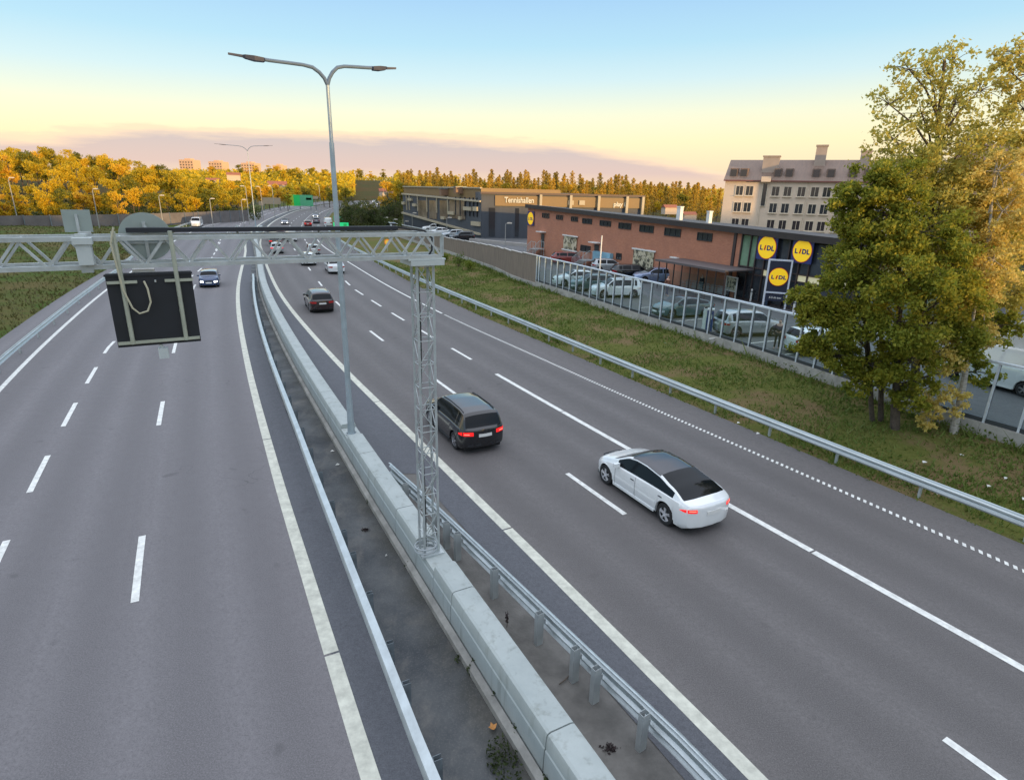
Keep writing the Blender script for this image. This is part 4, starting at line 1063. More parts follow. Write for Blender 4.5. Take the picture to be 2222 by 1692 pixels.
    b = MB(); sl0 = s_of(onpl(283, 563, M0, r)); sl1 = s_of(onpl(330, 563, M0, r)); b.bar(L_(sl0, -.1, z0-.12), L_(sl1, -.1, z0-.12), .20, .10); b.build('light_fitting', M_white, root)
    # lane signal board hung below
    def board(xl, xr, xl2, xr2, label, full=True):
        f = -hd-.10
        Pf = M0+t*f
        A = onpl(228, 592, Pf, r); B = onpl(412, 585, Pf, r); D_ = onpl(252, 748, Pf, r); Cc = onpl(433, 736, Pf, r)
        s0, s1 = ((A+D_)/2-M0).dot(r), ((B+Cc)/2-M0).dot(r); zt_, zb_ = (A.z+B.z)/2, (D_.z+Cc.z)/2
        return s0, s1, zt_, zb_
    s0, s1, zt_, zb_ = board(0, 0, 0, 0, '')
    wd = s1-s0
    for k, (off, lb) in enumerate(((0, 'black square lane signal board seen from behind, hanging from the gantry'), (-3.75, 'black lane signal board cut by the left edge of the picture'))):
        f = -hd-.10; a, c = s0+off, s1+off
        rt = thing('lane_signal', lb, 'traffic signal', M0+r*((a+c)/2)+t*f+Vector((0, 0, zb_)), math.atan2(r.y, r.x), 'lane signals hanging from the gantry'); h = zt_-zb_
        b = MB(); b.box((0, .07, h/2), (wd, .14, h)); b.box((0, .01, h-.02), (wd+.03, .06, .03)); b.build('housing', M_board, rt)
        b = MB(); b.box((0, .16, h/2), (wd*.9, .04, h*.9)); b.build('display', M_dark, rt)
        for x in (-.32*wd, .32*wd):
            b = MB(); top = z1-zb_+.12; b.tube([(x, -.035, .05), (x, -.035, top)], .035, 8); b.build('hanger_tube', M_tube, rt, True)
        b = MB()
        b.box((0, -.03, .075), (wd*.98, .03, .05)); b.build('fixing_bar', M_tube, rt)
        for x in (-.32*wd, .34*wd): b = MB(); b.box((x, -.03, h-.13), (.34*wd, .03, .045)); b.build('fixing_bar', M_tube, rt)
        b = MB(); pts = []
        for i in range(15):
            q = i/14; x = -.28*wd+.26*wd*q; pts.append((x, -.10, h-.12-.62*math.sin(math.pi*min(1, q*1.0))**.7 if 0 < q < 1 else h-.12))
        pts = [(-.30*wd, -.08, h+.75), (-.36*wd, -.1, h+.5), (-.32*wd, -.1, h*.8), (-.25*wd, -.1, h*.55), (-.18*wd, -.1, h*.47), (-.08*wd, -.1, h*.50), (-.03*wd, -.1, h*.62), (-.04*wd, -.1, h*.80), (-.07*wd, -.05, h*.90)]
        b.tube(pts, .016, 6); b.build('cable', mat('cable_cream', (.45, .42, .30), .6), rt, True)
        b = MB()
        for x in (.06*wd, .18*wd): b.box((x, -.02, h-.13), (.025, .03, .035))
        b.build('cable_gland', M_galv, rt)
        b = MB(); b.box((.02, .05, -.16), (.15, .14, .18)); b.bar((0.02, .05, -.08), (-.02, .05, .02), .04); b.build('sensor_box', M_white2, rt)
    # round sign and small rectangular sign seen from behind
    f = hd+.12; Pf = M0+t*f; c = onpl(314, 510, Pf, r); e = onpl(371, 510, Pf, r); rad = (e-c).length
    rs = thing('road_sign', 'round road sign seen from behind, fixed to the gantry above the signal board', 'road sign', c, math.atan2(r.y, r.x))
    b = MB(); n = 40; b.add([(rad*math.cos(2*math.pi*i/n), y, rad*math.sin(2*math.pi*i/n)) for y in (0, .025) for i in range(n)], [tuple(range(n)), tuple(reversed(range(n, 2*n)))]+[(i, n+i, n+(i+1) % n, (i+1) % n) for i in range(n)])
    b.build('sign_plate', M_signback, rs); b = MB(); b.bar((0, -.03, -rad*.9), (0, -.03, rad*.62), .05); b.bar((-rad*.7, -.02, -.1), (rad*.7, -.02, -.1), .04, .03); b.build('bracket', M_galv, rs)
    f = hd+.3; Pf = M0+t*f; a = onpl(132, 460, Pf, r); c = onpl(200, 492, Pf, r); m = (a+c)/2
    rs = thing('road_sign', 'small blank rectangular sign seen from behind above the left end of the gantry', 'road sign', m, math.atan2(r.y, r.x))
    wd2 = (c-a).dot(r); h2 = abs(a.z-c.z)+.12; b = MB(); b.box((0, 0, 0), (wd2, .03, h2)); b.build('sign_plate', M_signback, rs); b = MB(); b.bar((0, -.03, -h2), (0, -.03, h2*.3), .04); b.build('bracket', M_galv, rs)
M_white2 = mat('pale_grey_paint', (.46, .50, .49), .5, noise=(3, .06)); M_board = mat('signal_housing', (.010, .012, .016), .65, noise=(2, .3)); M_tube = mat('hanger_steel', (.40, .42, .34), .5, .3, noise=(4, .12))
M_signback = mat('sign_back', (.30, .35, .33), .5, .3, noise=(1.5, .08))
gantry()

# ------------------------------------------------------------------ text helper
def text(body, size, m, name, parent, M4, bold=0.0, ext=.004, sx=1.0, align='CENTER'):
    cu = bpy.data.curves.new('t', 'FONT'); cu.body = body; cu.size = size; cu.extrude = ext; cu.offset = bold; cu.align_x = align; cu.align_y = 'CENTER'
    o = bpy.data.objects.new('t', cu); COL.objects.link(o); bpy.context.view_layer.update()
    me = bpy.data.meshes.new_from_object(o.evaluated_get(bpy.context.evaluated_depsgraph_get())); bpy.data.objects.remove(o)
    me.name = name; me.materials.clear(); me.materials.append(m); me.transform(Matrix.Diagonal((sx, 1, 1, 1))); me.transform(M4)
    ob = bpy.data.objects.new(name, me); COL.objects.link(ob); ob.parent = parent; return ob
def face(o, yoff=0.0, loc=(0, 0, 0)):           # text laid on the XZ plane, facing -Y
    return Matrix.Translation(Vector(loc)+Vector((0, yoff, 0))) @ Matrix.Rotation(math.pi/2, 4, 'X')
M_blue = mat('sign_blue', (.02, .035, .16), .4); M_yel = mat('sign_yellow', (.85, .55, .01), .4, emit=((1, .62, .02), .35)); M_redt = mat('sign_red', (.65, .02, .015), .4)
def disc(b, c, rad, y0, y1, n=40):
    o = [(c[0]+rad*math.cos(2*math.pi*i/n), y, c[1]+rad*math.sin(2*math.pi*i/n)) for y in (y0, y1) for i in range(n)]
    b.add(o, [tuple(range(n)), tuple(reversed(range(n, 2*n)))]+[(i, n+i, n+(i+1) % n, (i+1) % n) for i in range(n)])
def shop_logo(root, c, s, y, panel=True):
    """blue square, yellow disc with a red edge, four letters; faces -Y; c = centre (x,z), s = side"""
    if panel: b = MB(); b.box((c[0], y, c[1]), (s, .08, s)); b.build('sign_panel', M_blue, root)
    b = MB(); disc(b, c, s*.47, y-.055, y-.04); b.build('red_edge', M_redt, root)
    b = MB(); disc(b, c, s*.445, y-.065, y-.05); b.build('yellow_disc', M_yel, root)
    z = c[1]
    for ch, dx, sz in (('L', -.28, .26), ('D', .11, .26), ('L', .30, .26)):
        text(ch, s*sz, M_blue, 'letter', root, face(0, y-.07, (c[0]+dx*s, 0, z-.03*s)), s*.014, .003, 1.1)
        b = MB()
    text('i', s*.27, M_redt, 'letter', root, face(0, y-.071, (c[0]-.085*s, 0, z-.02*s)) @ Matrix.Rotation(R_(-12), 4, 'Z'), s*.016, .003, 1.2)

# ------------------------------------------------------------------ the brick shop
def frame_root(name, label, cat, P0, u, z0, group=None):
    return thing(name, label, cat, (P0.x, P0.y, z0), math.atan2(u.y, u.x), group)
class Facade:
    """a wall plane: local x runs along u, local y into the building, z up"""
    def __init__(s, P0, u, z0): s.P0 = Vector((P0.x, P0.y, 0)); s.u = Vector((u.x, u.y, 0)).normalized(); s.z0 = z0
    def at(s, px, py, dist=0.0):
        n = Vector((-s.u.y, s.u.x, 0)); P = s.P0+n*dist; q = onpl(px, py, P, s.u, True); return (q-s.P0).dot(s.u), q.z-s.z0
    def rect(s, x0, y0, x1, y1, dist=0.0):
        a = s.at(x0, (y0+y1)/2, dist)[0]; c = s.at(x1, (y0+y1)/2, dist)[0]; xm = (x0+x1)/2
        return a, c, s.at(xm, y1, dist)[1], s.at(xm, y0, dist)[1]
def brick_fn(nt, N, L, b):
    tc = N.new('ShaderNodeTexCoord'); mp = N.new('ShaderNodeMapping'); mp.inputs['Rotation'].default_value = (math.pi/2, 0, 0); L.new(tc.outputs['Object'], mp.inputs[0])
    br = N.new('ShaderNodeTexBrick'); br.inputs['Scale'].default_value = 4.4; br.inputs['Color1'].default_value = (.50, .215, .125, 1); br.inputs['Color2'].default_value = (.43, .175, .10, 1); br.inputs['Mortar'].default_value = (.36, .22, .17, 1)
    br.inputs['Mortar Size'].default_value = .012; br.inputs['Brick Width'].default_value = .95; br.inputs['Row Height'].default_value = .30
    L.new(mp.outputs[0], br.inputs[0]); c = NX(nt, NM(nt, 'MULTIPLY', NR(nt, NN(nt, tc.outputs['Object'], .7, 5), .35, .7), .35), br.outputs[0], (.26, .11, .08)); L.new(c, b.inputs['Base Color']); b.inputs['Roughness'].default_value = .85
M_brick = node_mat('shop_brick', brick_fn)
def box_wall(b, x0, x1, y0, y1, z0, z1a, z1b):
    b.add([(x0, y0, z0), (x1, y0, z0), (x1, y1, z0), (x0, y1, z0), (x0, y0, z1a), (x1, y0, z1b), (x1, y1, z1b), (x0, y1, z1a)],
          [(0, 1, 5, 4), (1, 2, 6, 5), (2, 3, 7, 6), (3, 0, 4, 7), (4, 5, 6, 7), (3, 2, 1, 0)])
def z4(x, y): return 1120+x/3.939, 400+y/3.939
def z5(x, y): return 1500+x/3.5, 260+y/3.5
def z2b(x, y): return 1160+x/7.353, 500+y/7.353
def z3b(x, y): return 1400+x/6.128, 540+y/6.128
A0 = GS(1143, 549, ZP); A1 = GS(1592, 646, ZP); UL = (A1-A0).normalized(); FA = Facade(A0, UL, ZP)
def winbox(root, F, r, m=M_winglass, frame=None, dep=.10, fw=.07, mull=1, name='window', proud=.02, dist=0):
    a, c, z0, z1 = r; y = dist
    b = MB(); b.box(((a+c)/2, y-proud/2+.01, (z0+z1)/2), (c-a-.02, .02+proud, z1-z0-.02)); w_ = b.build(name, m, root)
    b = MB(); fm = frame or M_dark
    for x0, x1, q0, q1 in ((a, a+fw, z0, z1), (c-fw, c, z0, z1), (a+fw, c-fw, z0, z0+fw), (a+fw, c-fw, z1-fw, z1)):
        b.box(((x0+x1)/2, y-.03-proud, (q0+q1)/2), (x1-x0, .06, q1-q0))
    for i in range(1, mull): x = a+(c-a)*i/mull; b.box((x, y-.03-proud, (z0+z1)/2), (.05, .05, z1-z0-2*fw))
    b.build('frame', fm, w_)
    return w_
def poster_fn(seed):
    def fn(nt, N, L, b):
        tc = N.new('ShaderNodeTexCoord'); n = NN(nt, tc.outputs['Object'], 2.2+seed*.3, 5, .7)
        c = NX(nt, NR(nt, n, .46, .52), (.05, .05, .035), (.55, .50, .36)); n2 = NN(nt, tc.outputs['Object'], 1.2, 3); c = NX(nt, NR(nt, n2, .55, .62), c, (.30, .27, .16)); L.new(c, b.inputs['Base Color'])
    return fn
def shop():
    zl = FA.at(1143, 443)[1]; zr = FA.at(1592, 492)[1]; LB = (A1-A0).length
    xe = FA.at(1800, 600)[0]+2; zr2 = zl+(zr-zl)*xe/LB; fh = .50
    root = frame_root('shop_building', 'long red brick supermarket with a dark flat roof edge and glazed entrance corner', 'building', A0, UL, ZP)
    b = MB(); box_wall(b, 0, LB, 0, 22, -.5, zl-fh-.02, zr-fh-.02)
    for i in (6, 7): b.v[i] = (b.v[i][0], b.v[i][1], b.v[i][2]-1.5)
    b.build('brick_wall', M_brick, root)
    b = MB(); box_wall(b, LB+.002, xe, 1.0, 22, -.5, zr-fh-.1, zr2-fh-.1)
    for i in (6, 7): b.v[i] = (b.v[i][0], b.v[i][1], b.v[i][2]-1.5)
    b.build('entrance_back_wall', mat('shop_inside', (.10, .14, .10), .8, noise=(.6, .3)), root)
    def zz(x): return zl+(zr-zl)*x/LB
    b = MB(); x0, x1 = -.15, xe+1.2
    b.add([(x0, -.40, zz(x0)-fh+.01), (x1, -.40, zz(x1)-fh+.01), (x1, 22.3, zz(x1)-fh-1.5), (x0, 22.3, zz(x0)-fh-1.5), (x0, -.40, zz(x0)), (x1, -.40, zz(x1)), (x1, 22.3, zz(x1)-1.5), (x0, 22.3, zz(x0)-1.5)],
          [(0, 1, 5, 4), (1, 2, 6, 5), (2, 3, 7, 6), (3, 0, 4, 7), (4, 5, 6, 7), (3, 2, 1, 0)]); b.build('roof', mat('roof_edge', (.035, .028, .026), .6, noise=(1, .2)), root)
    for q in ((225, 247, 285, 288), (345, 262, 402, 302), (472, 276, 530, 318), (568, 292, 650, 338), (717, 310, 812, 358), (878, 330, 985, 384), (1057, 350, 1178, 412), (1270, 376, 1410, 445), (1550, 414, 1680, 485)):
        r = FA.rect(*z4(*q[:2]), *z4(*q[2:])); winbox(root, FA, r, mull=3)
    for q in ((552, 522, 637, 575), (857, 588, 903, 642)):
        winbox(root, FA, FA.rect(*z4(*q[:2]), *z4(*q[2:])), mull=2)
    for q in ((215, 422, 240, 540), (668, 515, 705, 668)):
        r = FA.rect(*z4(*q[:2]), *z4(*q[2:])); b = MB(); b.box(((r[0]+r[1])/2, -.02, (r[2]+r[3])/2), (r[1]-r[0], .06, r[3]-r[2])); dd = b.build('door', mat('door_dark', (.03, .03, .035), .5), root)
        b = MB(); b.box((r[0]+.2, -.07, (r[2]+r[3])/2), (.04, .06, .25)); b.build('handle', M_galv, dd)
        b = MB(); b.box(((r[0]+r[1])/2, -.35, r[3]+.25), (r[1]-r[0]+.8, .7, .10)); b.build('door_canopy', M_white, root)
    r = FA.rect(*z4(1335, 626), *z4(1397, 640)); b = MB(); b.box(((r[0]+r[1])/2, -.2, r[3]), (r[1]-r[0], .3, .12)); b.build('wall_lamp', M_white, root)
    r = FA.rect(*z4(683, 580), *z4(830, 668)); b = MB(); b.box(((r[0]+r[1])/2, -.25, (r[2]+r[3])/2), (r[1]-r[0], .45, r[3]-r[2])); b.build('loading_door', mat('pale_blue_panel', (.20, .38, .48), .5, noise=(.8, .2)), root)
    # roof vents
    for (x, y, x1, y1) in ((1471, 449, 1481, 462), (1536, 459, 1544, 470)):
        a, c, q0, q1 = FA.rect(x, y, x1, y1, 6); b = MB(); b.box(((a+c)/2, 6, (q0+q1)/2-.5), ((c-a)*.8, .4, q1-q0+1.0)); b.box(((a+c)/2, 6, q1), ((c-a)*.9, .5, .10)); b.build('roof_vent', M_white, root)
    # glazing
    xg0 = LB+.25; zg = zz(xe)-fh; xs = [FA.at(z5(x, 1000)[0], 550)[0] for x in (330, 370, 440, 490, 560, 650, 740, 830, 910)]+[xe]
    gm = mat('green_tinted_glazing', (.16, .26, .17), .10, noise=(.35, .5), spec=.8); gd = mat('dark_glazing', (.030, .036, .045), .06, noise=(.5, .4), spec=.9)
    gl = mat('lit_glazing', (.5, .5, .36), .3, emit=((1, .9, .5), .25))
    for i in range(len(xs)-1):
        a, c = xs[i]+.05, xs[i+1]-.05; zc = 2.75
        for z0, z1, mm in ((.15, .9+1.25, gd), (zc-.5, zc-.05, gl if i in (4, 5, 7, 8) else gd), (zc+.05, min(zz(a), zz(c))-fh-.08, gm if i < 3 else gd)):
            b = MB(); b.box(((a+c)/2, .12, (z0+z1)/2), (c-a, .03, z1-z0)); b.build('glazing', mm, root)
    b = MB()
    for x in xs: b.box((x, .06, (zz(x)-fh)/2), (.10, .16, zz(x)-fh))
    for zc in (2.2, 2.75, .08): b.box(((xs[0]+xs[-1])/2, .08, zc), (xs[-1]-xs[0], .10, .10))
    b.box((xs[0]-.13, .02, (zz(LB)-fh)/2), (.30, .2, zz(LB)-fh)); b.build('glazing_frame', mat('frame_dark_red', (.045, .03, .03), .5), root)
    # shop signs on the wall
    for q, lb in (((515, 872, 665, 1066), 'square blue sign with a yellow disc on the glazing, left of two'), ((785, 892, 930, 1100), 'square blue sign with a yellow disc on the glazing, beside the tree')):
        a, c, z0, z1 = FA.rect(*z5(*q[:2]), *z5(*q[2:])); s = z1-z0; s = (s+(c-a))/2
        rt = frame_root('shop_sign', lb, 'shop sign', A0, UL, ZP, 'round yellow shop signs'); shop_logo(rt, ((a+c)/2, (z0+z1)/2), s, -.15)
    a, c, z0, z1 = FA.rect(*z4(103, 232), *z4(160, 352)); rt = frame_root('shop_sign', 'small dark sign with a yellow disc at the far end of the brick wall', 'shop sign', A0, UL, ZP, 'round yellow shop signs'); shop_logo(rt, ((a+c)/2, (z0+z1)/2), (z1-z0), -.10)
    for i, (q, lb) in enumerate((((410, 440, 522, 565), 'smaller black and cream food poster on the brick wall'), ((1005, 560, 1180, 722), 'large black and cream food poster on the brick wall, by the trolley shelter'))):
        a, c, z0, z1 = FA.rect(*z4(*q[:2]), *z4(*q[2:])); rt = frame_root('wall_poster', lb, 'poster', A0, UL, ZP, 'food posters'); 
        b = MB(); b.box(((a+c)/2, -.10, (z0+z1)/2), (c-a, .04, z1-z0)); b.build('print', node_mat('poster_print_%d' % i, poster_fn(i)), rt)
        b = MB()
        for z in (z0, z1): b.box(((a+c)/2, -.13, z), (c-a+.5, .12, .14))
        b.build('rail', M_white, rt)
    # steps to the doors
    for (px, lb) in ((218, 'steel steps up to the far door of the brick shop'), (655, 'steel steps up to the door beside the blue panel')):
        x = FA.at(*z4(px, 560))[0]; rt = frame_root('outdoor_steps', lb, 'steps', A0+UL*x+Vector((UL.y, -UL.x, 0))*.1, UL, ZP); ht = max(.6, FA.at(*z4(px, 545 if px < 300 else 640))[1])
        b = MB(); n = 6; b.box((.3, -.75, ht-.06), (1.4, 1.4, .08))
        for i in range(n): b.box((-.5-.28*i, -.75, ht-(i+1)*ht/(n+1)-.03), (.28, 1.2, .05))
        b.build('treads', M_galv, rt); b = MB()
        for y in (-.12, -1.40):
            b.bar((-.4-.28*n, y, .9), (-.4, y, ht+.9), .04); b.bar((-.4, y, ht+.9), (1.0, y, ht+.9), .04); b.bar((-.4-.28*n, y, .0), (-.4, y, ht-.1), .06)
            for i in range(n+1): b.bar((-.4-.28*i, y, max(0, ht-i*ht/n)), (-.4-.28*i, y, ht-i*ht/n+.9), .03)
            for x_ in (.3, 1.0): b.bar((x_, y, 0), (x_, y, ht+.9), .04)
        b.build('railing', M_white2, rt)
    # trolley shelter
    d = -3.0; a = FA.at(*z3b(150, 400), d)[0]; c = FA.at(*z3b(1085, 400), d)[0]; zt = FA.at(*z3b(600, 215), d)[1]
    rt = frame_root('trolley_shelter', 'long glazed trolley shelter with a dark flat roof along the brick wall', 'shelter', A0, UL, ZP); b = MB(); b.box(((a+c)/2, d/2-.2, zt), (c-a, -d+.2, .10)); b.box(((a+c)/2, d-.3, zt-.02), (c-a+.1, .08, .18)); b.build('roof', mat('shelter_roof', (.10, .085, .085), .6), rt)
    n = 8
    for i in range(n+1):
        x = a+.2+(c-a-.4)*i/n; b = MB(); b.box((x, d, zt/2-.03), (.08, .08, zt-.06)); b.build('post', mat('post_brown', (.07, .045, .04), .5), rt)
    b = MB(); b.quad((a+.2, d-.05, .15), (c-.2, d-.05, .15), (c-.2, d-.05, 1.9), (a+.2, d-.05, 1.9)); b.build('glass_screen', M_glass, rt)
    for i in range(7):
        x = a+(c-a)*(.30+.09*i); rt2 = frame_root('shopping_trolley', 'steel shopping trolley parked in the trolley shelter', 'trolley', A0+UL*x+Vector((-UL.y, UL.x, 0))*(d+1.2), UL, ZP, 'shopping trolleys in the shelter')
        b = MB()
        for z in (.5, .65, .8, .95): b.bar((-.25, -.4, z), (.25, -.4, z), .015); b.bar((-.25, .4, z+.05), (.25, .4, z+.05), .015); b.bar((-.25, -.4, z), (-.25, .4, z+.05), .015); b.bar((.25, -.4, z), (.25, .4, z+.05), .015)
        for x_ in (-.25, -.12, 0, .12, .25): b.bar((x_, -.4, .5), (x_, -.4, .95), .012); b.bar((x_, -.4, .5), (x_, .4, .55), .012)
        b.build('basket', M_galv, rt2); b = MB()
        for x_ in (-.22, .22): b.bar((x_, -.38, .1), (x_, .4, .1), .02); b.bar((x_, .3, .1), (x_, .38, 1.0), .02)
        b.bar((-.27, .42, 1.02), (.27, .42, 1.02), .03); b.build('frame', M_galvd, rt2)
shop()

# pylon sign
def pylon():
    a = GS(1662, 668, ZP); u = Vector((.93, -.36, 0)).normalized(); F = Facade(a, u, ZP)
    x0, x1, z0, z1 = F.rect(*z3b(1622, 150), *z3b(1925, 585)); cx = (x0+x1)/2; s = x1-x0
    rt = frame_root('pylon_sign', 'free standing framed sign with a yellow disc beside the tree', 'shop sign', a, u, ZP)
    b = MB(); 
    for x in (x0, x1): b.box((x, 0, z1/2), (.12, .12, z1))
    b.box((cx, 0, z1), (s+.12, .124, .12)); b.box((cx, 0, z0), (s-.12, .11, .12)); b.build('frame', mat('frame_blue_white', (.62, .66, .74), .4), rt)
    b = MB(); b.box((cx, 0, (z0+z1)/2), (s-.13, .06, z1-z0-.13)); b.build('panel', mat('panel_navy', (.02, .025, .05), .4), rt)
    shop_logo(rt, (cx, (z0+z1)/2-.02), min(s, z1-z0)*.92, -.03, panel=False)
    q0, q1 = F.rect(*z3b(1620, 605), *z3b(1860, 695))[2:]
    b = MB(); b.box((cx, 0, (q0+q1)/2), (s-.13, .08, q1-q0)); b.build('opening_hours_panel', mat('panel_navy', (.02, .025, .05), .4), rt)
    text('8-22 alla dagar', (q1-q0)*.36, M_white, 'lettering', rt, face(0, -.06, (cx, 0, (q0+q1)/2)), .004, .003, .8)
    a2 = GS(1655, 662, ZP); rt = frame_root('totem', 'tall narrow blue and white totem post left of the framed sign', 'totem', a2, u, ZP)
    h = Facade(a2, u, ZP).at(1663, 565)[1]; b = MB(); b.box((0, .1, h/2), (.16, .3, h)); b.build('side', M_white, rt); b = MB(); b.box((.20, .1, h/2), (.24, .26, h-.02)); b.build('face', mat('totem_blue', (.04, .07, .13), .4), rt)
pylon()
# charging post
g = GS(1533, 722, ZP); rt = thing('charging_post', 'blue and white charging post behind the glass screen', 'charging post', g, R_(-20)); h = onpl(1533, 669, g, Vector((1, 0, 0)), True).z-ZP
b = MB(); b.box((-.22, 0, h/2), (.22, .34, h)); b.box((0, 0, h-.05), (.62, .36, .10)); b.build('casing', M_white, rt); b = MB(); b.box((.10, 0, h/2-.06), (.40, .32, h-.14)); b.build('front_panel', mat('charger_blue', (.015, .05, .22), .3), rt); b = MB(); b.box((.12, -.17, h*.68), (.20, .03, .28)); b.build('screen', M_white, rt)
# poster frame, bollard, other car park pieces
g0, g1 = GS(*z3b(1055, 640), ZP), GS(*z3b(1190, 672), ZP); u = (g1-g0).normalized(); F = Facade(g0, u, ZP); w_ = (g1-g0).length; h1 = F.at(*z3b(1090, 362))[1]; h0 = F.at(*z3b(1080, 545))[1]
rt = frame_root('poster_stand', 'white framed poster stand on two legs near the glazed corner', 'poster stand', g0, u, ZP, 'food posters')
for x in (0, w_): b = MB(); b.box((x, 0, h1/2), (.09, .09, h1)); b.build('leg', M_white, rt)
b = MB(); b.box((w_/2, 0, (h0+h1)/2), (w_-.09, .05, h1-h0)); b.build('print', node_mat('poster_print_9', poster_fn(4)), rt); b = MB(); b.box((w_/2, 0, h1), (w_+.09, .10, .09)); b.box((w_/2, 0, h0), (w_-.1, .10, .08)); b.build('frame', M_white, rt)
for (q, lb) in (((1398, 700), 'white bollard in front of the glazed corner'), ((1965, 865), 'white bollard beside the framed sign')):
    g = GS(*z3b(*q), ZP); rt = thing('bollard', lb, 'bollard', g, 0, 'bollards'); b = MB(); b.tube([(0, 0, 0), (0, 0, 1.0), (0, 0, 1.05)], [.08, .08, .04], 12); b.build('post', M_white, rt, True); b = MB(); b.tube([(0, 0, .78), (0, 0, .90)], .084, 12); b.build('band', M_galvd, rt, True)
# parking bay lines
b = MB()
for (x, y) in ((1245, 640), (1290, 650), (1390, 668), (1440, 700), (1540, 735), (1600, 748), (1700, 770), (1760, 800)):
    g = GS(x, y, ZP+.006); t, r = fence_frame(g); b.quad(g, g+r*4.6, g+r*4.6+t*.1, g+t*.1)
kind(b.build('bay_lines', M_mark))

# ------------------------------------------------------------------ tennis hall
def hall():
    z0 = .6; C = GS(1044, 520, z0); Lf = GS(876, 493, z0)
    mw = mat('dark_cladding', (.060, .068, .082), .55, noise=(.5, .2), stretch=(1, 1, .2)); mt = mat('tan_cladding', (.24, .155, .065), .6, noise=(.4, .1)); mf = mat('pale_fins', (.42, .36, .25), .5, noise=(1, .05))
    uF = Vector((33.5, 5.5, 0)).normalized(); F = Facade(C, uF, z0); xr = F.at(1396, 440)[0]; top = F.at(1220, 421)[1]
    rt = frame_root('sports_hall', 'large dark clad tennis hall with pale fins behind the brick shop', 'building', C, uF, z0)
    b = MB(); b.add([(0, 0, -1), (xr, 0, -1), (xr, 60, -1), (0, 60, -1), (0, 0, top), (xr, 0, top), (xr, 60, top), (0, 60, top)], [(0, 1, 5, 4), (1, 2, 6, 5), (2, 3, 7, 6), (3, 0, 4, 7), (4, 5, 6, 7)]); b.build('main_wall', mw, rt)
    b = MB(); xb = F.at(1074, 440)[0]; b.box(((xb+xr)/2, -.12, top*.5+.5+1.5), (xr-xb, .16, top*.5-.7-2+2)); 
    zb0 = F.at(1100, 447)[1]; b = MB(); b.box(((xb+xr)/2, -.12, (zb0+top)/2-.25), (xr-xb, .16, top-zb0-.5)); b.build('tan_band', mt, rt)
    b = MB(); b.box((xr/2, -.1, top-.1), (xr+.3, .45, .35)); b.build('roof_edge', mat('roof_edge_brown', (.12, .08, .06), .6), rt)
    for x in (1172, 1237, 1297.7, 1358.6, 1393):
        xx = F.at(x, 440)[0]; b = MB(); b.box((xx, -.45, top*.5), (.45, .55, top-.4)); b.build('fin', mf, rt)
    for (x0, x1) in ((1061, 1074), (1118, 1126)):
        a, c = F.at(x0, 470)[0], F.at(x1, 470)[0]; b = MB(); b.box(((a+c)/2, -.06, top*.38), (c-a, .1, top*.6)); b.build('window', M_winglass, rt)
    for x in (1232, 1256): 
        a = F.at(x, 437)[0]; c = F.at(x+12, 437)[0]; b = MB(); b.box(((a+c)/2, -.32, F.at(x, 440)[1]), (c-a, .25, .8)); b.build('sign_box', mf, rt)
    sx, sz = F.at(1124, 435); text('Tennishallen', 1.36, mat('letters_pale', (.60, .57, .46), .5, emit=((1, .9, .6), .05)), 'lettering', rt, face(0, -.30, (F.at(1094, 435)[0], 0, sz)), .025, .05, .80, 'LEFT')
    sx, sz = F.at(1345, 444); text('play it', 1.1, MATS['letters_pale'], 'lettering', rt, face(0, -.30, (sx, 0, sz)), .03, .05, 1.0)
    # left front, lower, with windows
    u2 = (C-Lf).normalized(); F2 = Facade(Lf, u2, z0); LL = (C-Lf).length
    tl, tr = F2.at(878, 421)[1], F2.at(1042, 437)[1]; tm = (tl+tr)/2
    rt = frame_root('sports_hall_wing', 'lower glazed front wing of the tennis hall with white sills', 'building', Lf, u2, z0)
    b = MB(); b.add([(0, 0, -1), (LL-.05, 0, -1), (LL-.05, 18, -1), (0, 25, -1), (0, 0, tl), (LL-.05, 0, tr), (LL-.05, 18, tr), (0, 25, tl)], [(0, 1, 5, 4), (1, 2, 6, 5), (2, 3, 7, 6), (3, 0, 4, 7), (4, 5, 6, 7)]); b.build('wall', mw, rt)
    b = MB(); b.bar((0, -.1, tl), (LL-.1, -.1, tr), .4, .3); b.build('roof_edge', mf, rt)
    zs = lambda f: tl*f
    b = MB(); sa, sb = F2.at(878, 462)[1], F2.at(1042, 508)[1]; b.bar((.1, -.25, sa), (LL-.1, -.25, sb), .5, .35); b.build('sill_band', mf, rt)
    tg = mat('warm_glazing', (.22, .17, .12), .12, noise=(.25, .5), spec=.9)
    for (x0, x1) in ((908, 927), (932, 948), (955, 972), (976, 1010)):
        a, c = F2.at(x0, 450)[0], F2.at(x1, 450)[0]; zm = F2.at((x0+x1)/2, 435)[1]; zq = F2.at((x0+x1)/2, 475)[1]; b = MB(); b.box(((a+c)/2, -.05, (zm+zq)/2), (c-a, .12, zm-zq)); b.build('window', tg, rt)
    for x in (884, 890, 908, 928, 949, 973, 990, 1000, 1010, 1020, 1028, 1036):
        a, _ = F2.at(x, 460); b = MB(); b.box((a, -.12, (tl+sa)/2+.3), (.25, .2, (tl-sa)*.8)); b.build('mullion', M_dark if x > 985 else mf, rt)
    for (x0, y0, x1, y1) in ((888, 430, 896, 436), (898, 442, 905, 448), (875, 438, 880, 444), (976, 459, 988, 466), (1009, 449, 1026, 457), (1030, 449, 1039, 458), (1026, 481, 1043, 490), (998, 470, 1003, 477), (960, 470, 968, 476)):
        a, c, q0, q1 = F2.rect(x0, y0, x1, y1); b = MB(); b.box(((a+c)/2, -.2, (q0+q1)/2), (c-a, .5, max(.4, q1-q0))); b.build('window_box', mf, rt)
